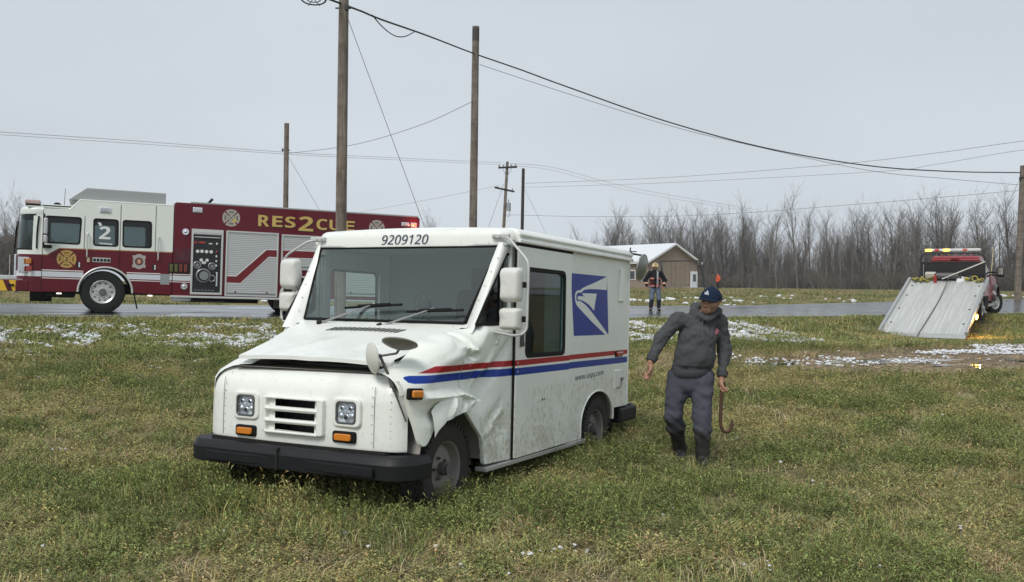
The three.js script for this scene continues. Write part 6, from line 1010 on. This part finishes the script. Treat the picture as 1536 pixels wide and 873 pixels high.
  cable('thin wire running below the thick black cable', [[-1.35, 10.26, -37.09], [2.15, 9.5, -38.69], [6.57, 8.61, -40.71], [9.79, 8.15, -42.17], [16.97, 7.35, -45.45], [21.83, 7.24, -47.66], [27, 7.21, -50.02]], .012);
  cable('upper thin wire passing over the fire engine cab', [[-23.39, 8.0, -40], [-22.79, 8.2, -42], [-18.48, 8.47, -46], [-12.08, 8.55, -50], [-8.3, 9.94, -62], [-.95, 11.37, -75]], .011);
  cable('lower thin wire passing over the fire engine cab', [[-23.39, 7.89, -40], [-22.79, 8.08, -42], [-18.47, 8.34, -46], [-12.08, 8.45, -50], [-8.3, 9.81, -62], [-.95, 11.21, -75]], .009);
  cable('thin wire rising from the short grey pole to the bare pole', [[-11.91, 8.49, -50], [-8.94, 8.36, -47], [-6.52, 8.32, -44], [-3.73, 8.55, -40.5], [-1.61, 8.8, -37]], .013);
  const guy = (label, pts, r = .009) => single('guy_wire', tube(pts, r, 40, 6, .1), wireM, label, 'guy wire');
  guy('guy wire from the tall pole down to the ground behind the mail van', [[-4.37, 8.7, -24], [-2.55, 3.36, -27], [-1.72, land(-1.72, -28.5) - .05, -28.5]], .008);
  guy('guy wire stretched from the short grey pole to the ground', [[-11.94, 8.41, -50], [-10.5, 5.7, -51], [-8.2, land(-8.2, -53) - .05, -53]], .010);
  cable('upper of two thin wires running from the dark pole over the field', [[.83, 9.42, -72], [10.7, 9.29, -66], [19.53, 9.24, -58], [23.51, 9.28, -53], [26.69, 9.35, -48], [34, 9.6, -40]], .013);
  cable('lower of two thin wires running from the dark pole over the field', [[.83, 9.12, -72], [10.71, 8.92, -66], [21.62, 8.61, -56], [23.52, 8.64, -53], [26.69, 8.91, -48], [34, 9.3, -40]], .011);
  cable('upper thin wire leading from the crossarms towards the house roof', [[-.21, 11.32, -75], [3.5, 11.5, -79], [11.3, 10.8, -88], [26, 9.9, -100]], .012);
  cable('lower thin wire leading from the crossarms towards the house roof', [[-.21, 11.16, -75], [3.5, 11.25, -79], [11.3, 10.5, -88], [26, 9.6, -100]], .010);
  cable('low wire crossing in front of the bare treeline', [[-.64, 7.25, -75], [6.64, 6.95, -72], [14.31, 6.88, -68], [23.17, 7.26, -62], [30.62, 7.58, -55], [40, 8, -46]], .014);
  guy('guy wire beside the crossarm pole', [[-.72, 9.73, -75], [-1.94, 6.38, -76.5], [-4.2, land(-4.2, -79) - .05, -79]], .014);
  cable('faint wire reaching the lower crossarm from the fields', [[-15.8, 8.22, -90], [-7.48, 8.98, -82], [-1.04, 9.57, -75]], .011);
  guy('guy wire of the pole across the road', [[26.95, 7.91, -50], [26.61, 6.16, -51], [25.96, land(25.96, -54) - .05, -54]], .011);
  guy('guy wire of the dark thin pole', [[.83, 9.07, -72], [1.95, 6.97, -73], [4.86, land(4.86, -75) - .05, -75]], .010);
  const sn = thing('cable_storage_hoop', 'black hoop holding spare cable beside the tall pole', 'cable hoop', [-5.02, 8.70, -23.6]);
  mesh('hoop', tor(.30, .025, 0, 0, 0, -.35, .2, 0, 32).scale(1, .62, 1), cableM, sn); mesh('inner_hoop', tor(.17, .016, 0, 0, 0, -.35, .2, 0, 28).scale(1, .62, 1), cableM, sn);
  for (let i = 0; i < 6; i++) { const a = i / 6 * 6.283; mesh('spoke', rod([Math.cos(a) * .05, Math.sin(a) * .03, 0], [Math.cos(a) * .29, Math.sin(a) * .17, Math.sin(a) * .08], .010), cableM, sn); }
}
// ---------- the tan house across the meadow ----------
{
  const hy = land(19, -115) - .08, h = thing('house', 'tan sided house with snow white roof and white door beyond the road', 'house', [17.4, hy, -119], .61);
  const siding = mat([1, 1, 1], .85, 0, { map: dataTex(64, 256, (i, j) => { const k = (j % 16) / 16, n = pf(i / 64 * 8, j / 256 * 32, 8, 2); const v = 1 - (k < .12 ? .25 : 0) + (n - .5) * .1; return [146 * v, 131 * v, 117 * v]; }) }); siding.map.repeat.set(.3, .35);
  const W = 8.3, L = 13, E = 3.35, P = 5.45, white = mat([.72, .73, .74], .8), snow = mat([.66, .68, .71], .9);
  const g = new THREE.Shape(); g.moveTo(-W / 2, 0); g.lineTo(W / 2, 0); g.lineTo(W / 2, E); g.lineTo(0, P); g.lineTo(-W / 2, E); g.closePath();
  mesh('wall', ext(g, L, 0).translate(0, 0, -L + 4), siding, h);
  const roof = sub('roof', h); for (const s of [-1, 1]) { const a = Math.atan2(P - E, W / 2), len = Math.hypot(P - E, W / 2) + .5; mesh('slope', bx(len, .16, L + .9, s * (W / 4 + .2), (P + E) / 2 + .02, -L / 2 + 4, 0, 0, -s * a), snow, roof); mesh('barge_board', bx(len, .22, .06, s * (W / 4 + .2), (P + E) / 2 - .02, 4.48, 0, 0, -s * a), white, roof); mesh('gutter', bx(.12, .12, L + .9, s * (W / 2 + .38), E - .22, -L / 2 + 4), white, roof); }
  const d = sub('door', h); mesh('frame', bx(1.15, 2.25, .10, 3.55, 1.12, 4.03), white, d); mesh('leaf', bx(.9, 2.02, .06, 3.55, 1.05, 4.09), mat([.66, .68, .70], .6), d); mesh('pane', bx(.5, .9, .03, 3.55, 1.45, 4.125), phys([.06, .07, .075], { roughness: .1 }), d);
  const st = sub('porch_step', h); mesh('slab', bx(2.6, .3, 1.3, 3.0, .12, 4.7), mat([.35, .34, .33], .9), st); for (const x of [3.0, 4.2]) mesh('post', bx(.07, 1.1, .07, x, .75, 5.3), mat([.10, .09, .08], .8), st); mesh('rail', bx(1.3, .07, .07, 3.6, 1.28, 5.3), mat([.10, .09, .08], .8), st);
  const win = sub('window', h); mesh('frame', bx(.9, 1.3, .08, -3.3, 1.6, 4.03), white, win); mesh('pane', bx(.7, 1.1, .04, -3.3, 1.6, 4.07), phys([.10, .11, .12], { roughness: .1 }), win);
  for (const z of [1.2, -3, -7]) { const w2 = sub('window', h); mesh('frame', bx(.08, 1.2, 1.2, -W / 2 - .03, 1.7, z), white, w2); mesh('pane', bx(.04, 1.0, 1.0, -W / 2 - .07, 1.7, z), phys([.08, .09, .10], { roughness: .1 }), w2); }
  const sw = thing('swing_set', 'dark swing frame standing on the grass in front of the tan house', 'swing set', [16.9, land(16.9, -95), -95]); const sm = mat([.045, .045, .05], .6, .3);
  mesh('top_bar', rod([-2.1, 2.9, 0], [2.1, 3.0, 0], .06), sm, sw); for (const [x, k] of [[-2.0, -1], [-2.0, 1], [2.0, -1], [2.0, 1]]) mesh('leg', rod([x, 2.93, 0], [x * 1.0 + (x > 0 ? .65 : .45), -.05, k * .9], .055), sm, sw);
  for (const x of [-.7, .7]) { const s = sub('swing', sw); for (const k of [-.22, .22]) mesh('chain', rod([x + k, 2.93, 0], [x + k, .55, 0], .012), sm, s); mesh('seat', bx(.5, .04, .2, x, .53, 0), sm, s); }
  const ln = thing('leaning_post', 'thick leaning dark post beside the tan house', 'post', [19.6, land(19.6, -96) - .05, -96]); mesh('shaft', rod([.45, -.05, 0], [-.65, 3.1, 0], .14, .10, 10), mat([.08, .072, .065], .9), ln); mesh('top_arm', rod([-.95, 3.05, 0], [-.35, 3.12, 0], .07), mat([.05, .048, .045], .9), ln);
}
// ---------- bare winter trees ----------
{
  const bark = [mat([.118, .102, .088], .95), mat([.165, .148, .13], .95), mat([.08, .07, .062], .95)];
  function bareTree(sd, opt) { // unit height; returns [wood, twigs]
    seed(sd); const thick = [], thin = [];
    const seg = (a, b, r0, r1, list, n) => { const d = b.clone().sub(a).normalize(), u = Math.abs(d.y) < .9 ? V(0, 1, 0) : V(1, 0, 0), s = d.clone().cross(u).normalize(), t = d.clone().cross(s); const P = (c, r, i) => { const q = i / n * 6.2832; return c.clone().addScaledVector(s, Math.cos(q) * r).addScaledVector(t, Math.sin(q) * r); }; for (let i = 0; i < n; i++) { const p0 = P(a, r0, i), p1 = P(a, r0, i + 1), q0 = P(b, r1, i), q1 = P(b, r1, i + 1); list.push(p0, p1, q1, p0, q1, q0); } };
    const grow = (a, dir, len, r, lvl) => {
      const n = lvl === 0 ? 7 : lvl === 1 ? 4 : lvl === 2 ? 3 : 2; let p = a.clone(), d = dir.clone(), rr0 = r;
      for (let i = 0; i < n; i++) {
        d.add(V(rr(-1, 1), rr(-.3, .7) * (lvl ? .7 : .2), rr(-1, 1)).multiplyScalar(lvl === 0 ? .045 : .20)).normalize();
        const q = p.clone().addScaledVector(d, len / n), r1 = lvl === 0 ? r * (1 - (i + 1) / n * .86) : r * (1 - (i + 1) / n * .75);
        seg(p, q, rr0, r1, lvl < 2 ? thick : thin, lvl === 0 ? 6 : lvl === 1 ? 4 : 3);
        const f = (i + 1) / n;
        if (lvl < 3 && (lvl > 0 || f > opt.clear)) { const kids = lvl === 0 ? (rnd() < .5 ? 3 : 2) : lvl === 1 ? 2 : rnd() < .6 ? 1 : 0; for (let k = 0; k < kids; k++) { const az = rr(0, 6.283), out = lvl === 0 ? rr(.45, .9) * opt.spread : rr(.5, 1.0), nd = d.clone().multiplyScalar(lvl === 0 ? 1 : .9).add(V(Math.cos(az) * out, rr(.1, .5), Math.sin(az) * out)).normalize(); const s = p.clone().lerp(q, rnd()); grow(s, nd, len * (lvl === 0 ? rr(.26, .46) * (1.25 - f * .5) : rr(.35, .62)), Math.max(opt.min, r1 * (lvl === 0 ? .55 : .6)), lvl + 1); } }
        p = q; rr0 = r1;
      }
    };
    grow(V(0, -.01, 0), V(rr(-.05, .05), 1, rr(-.05, .05)).normalize(), .86, opt.r, 0);
    const geo = L => { const g = new THREE.BufferGeometry(); g.setAttribute('position', new THREE.Float32BufferAttribute(L.flatMap(v => [v.x, v.y, v.z]), 3)); g.computeVertexNormals(); return g; };
    return [geo(thick), geo(thin)];
  }
  const V_ = [[11, .40, .8, .0085], [12, .50, .7, .008], [13, .30, 1.0, .009], [14, .55, .6, .007], [15, .42, .9, .010], [16, .25, 1.1, .008], [17, .48, .75, .0075]].map(([s, clear, spread, r]) => bareTree(s, { clear, spread, r: r * 1.5, min: .0010 }));
  const lab = ['slender bare tree with a narrow crown', 'straight bare tree forking near its top', 'broad bare tree with spreading limbs', 'very thin bare tree with few branches', 'stout bare tree with an open crown', 'low-branching bare tree with wide limbs', 'bare tree with steep crowded branches'];
  let count = 0;
  const tree = (x, z, hgt, where, group) => { const i = rnd() * V_.length | 0, m = bark[rnd() * 3 | 0], t = thing('bare_tree', `${hgt > 13.2 ? 'tall' : hgt > 11.6 ? 'mid-height' : 'short'} ${['brown', 'pale', 'dark'][bark.indexOf(m)]} ${lab[i]} ${where}`, 'tree', [x, land(x, z) - .1, z], rr(0, 6.283), group); t.scale.set(hgt * rr(.85, 1.15), hgt, hgt * rr(.85, 1.15)); mesh('trunk', V_[i][0], m, t); mesh('crown', V_[i][1], m, t); count++; };
  seed(900);
  // the wood behind the house and the recovery truck
  const lineAt = t => [lerp(7.5, 82, t), lerp(-212, -128, t)];
  for (let i = 0; i < 190; i++) { const t = .02 + Math.pow(rnd(), .85) * 1.0; if (t < .13 && rnd() < .62) continue; const [x, z] = lineAt(t), dp = rnd() * rnd() * 26, hh = rr(10.5, 15) * (t < .15 ? .82 : 1) * (rnd() < .12 ? 1.12 : 1); tree(x + rr(-2, 2) + dp * .35, z - dp, hh, 'at the edge of the wood', 'bare trees at the edge of the wood'); }
  for (let i = 0; i < 26; i++) { const z = -rr(112, 140), x = z * rr(.505, .60); tree(x, z, rr(7.5, 11), 'beyond the fire engine cab', 'bare trees beyond the fire engine cab'); }
  tree(-14.2, -150, 11.2, 'past the fire engine tail', 'bare trees past the tail of the fire engine'); tree(-13.2, -152, 10.2, 'past the fire engine tail', 'bare trees past the tail of the fire engine');
  // depth of the wood: saplings, brush and stems that merge into one grey-brown mass
  const mk = (name, geo, n, fn, label) => { const L = []; for (let i = 0; i < n; i++) { const q = fn(); L.push([q[0], land(q[0], q[1]) - .05, q[1], q[2], rr(0, 6.283), (k => lin(.115 * k, .098 * k, .083 * k))(rr(.7, 1.35)), rr(.85, 1.15)]); } scatter(name, label, 'woodland', geo, L, mat([1, 1, 1], .95)); };
  const whole = i => { const g = merge(V_[i].map(q => q.clone())); return g; };
  for (const i of [0, 2, 5, 6]) mk('far_wood', whole(i), 170, () => { const t = .10 + rnd() * .95, [x, z] = lineAt(t), dp = 4 + rnd() * 60; return [x + rr(-3, 3) + dp * .35, z - dp, rr(6, 10.5)]; }, 'deep mass of bare grey stems inside the wood');
  const brush = (() => { seed(71); const p = []; for (let i = 0; i < 26; i++) { const a = rr(0, 6.283), r = rr(0, .5), x = r * Math.cos(a), z = r * Math.sin(a), hh = rr(.5, 1), lx = rr(-.3, .3), lz = rr(-.3, .3), w = .011; p.push(x - w, 0, z, x + w, 0, z, x + lx, hh, z + lz); for (let k = 0; k < 4; k++) { const t = rr(.3, .9), bx_ = x + lx * t, by = hh * t, bz = z + lz * t, l = rr(.12, .3), b = rr(0, 6.283); p.push(bx_, by - .008, bz, bx_, by + .010, bz, bx_ + Math.cos(b) * l, by + l * rr(.3, 1), bz + Math.sin(b) * l); } } const g = new THREE.BufferGeometry(); g.setAttribute('position', new THREE.Float32BufferAttribute(p, 3)); g.computeVertexNormals(); return g; })();
  mk('wood_brush', brush, 4200, () => { const t = .10 + rnd() * .95, [x, z] = lineAt(t), dp = rnd() * 55; return [x + rr(-3, 3) + dp * .35, z - dp, rr(1.8, 4.6)]; }, 'leafless brush and saplings filling the wood');
  mk('wood_brush', brush, 420, () => { const z = -rr(108, 150), x = z * rr(.50, .62); return [x, z, rr(3, 7)]; }, 'leafless brush beyond the fire engine cab');
  console.log('trees', count);
}
renderer.render(scene, camera);
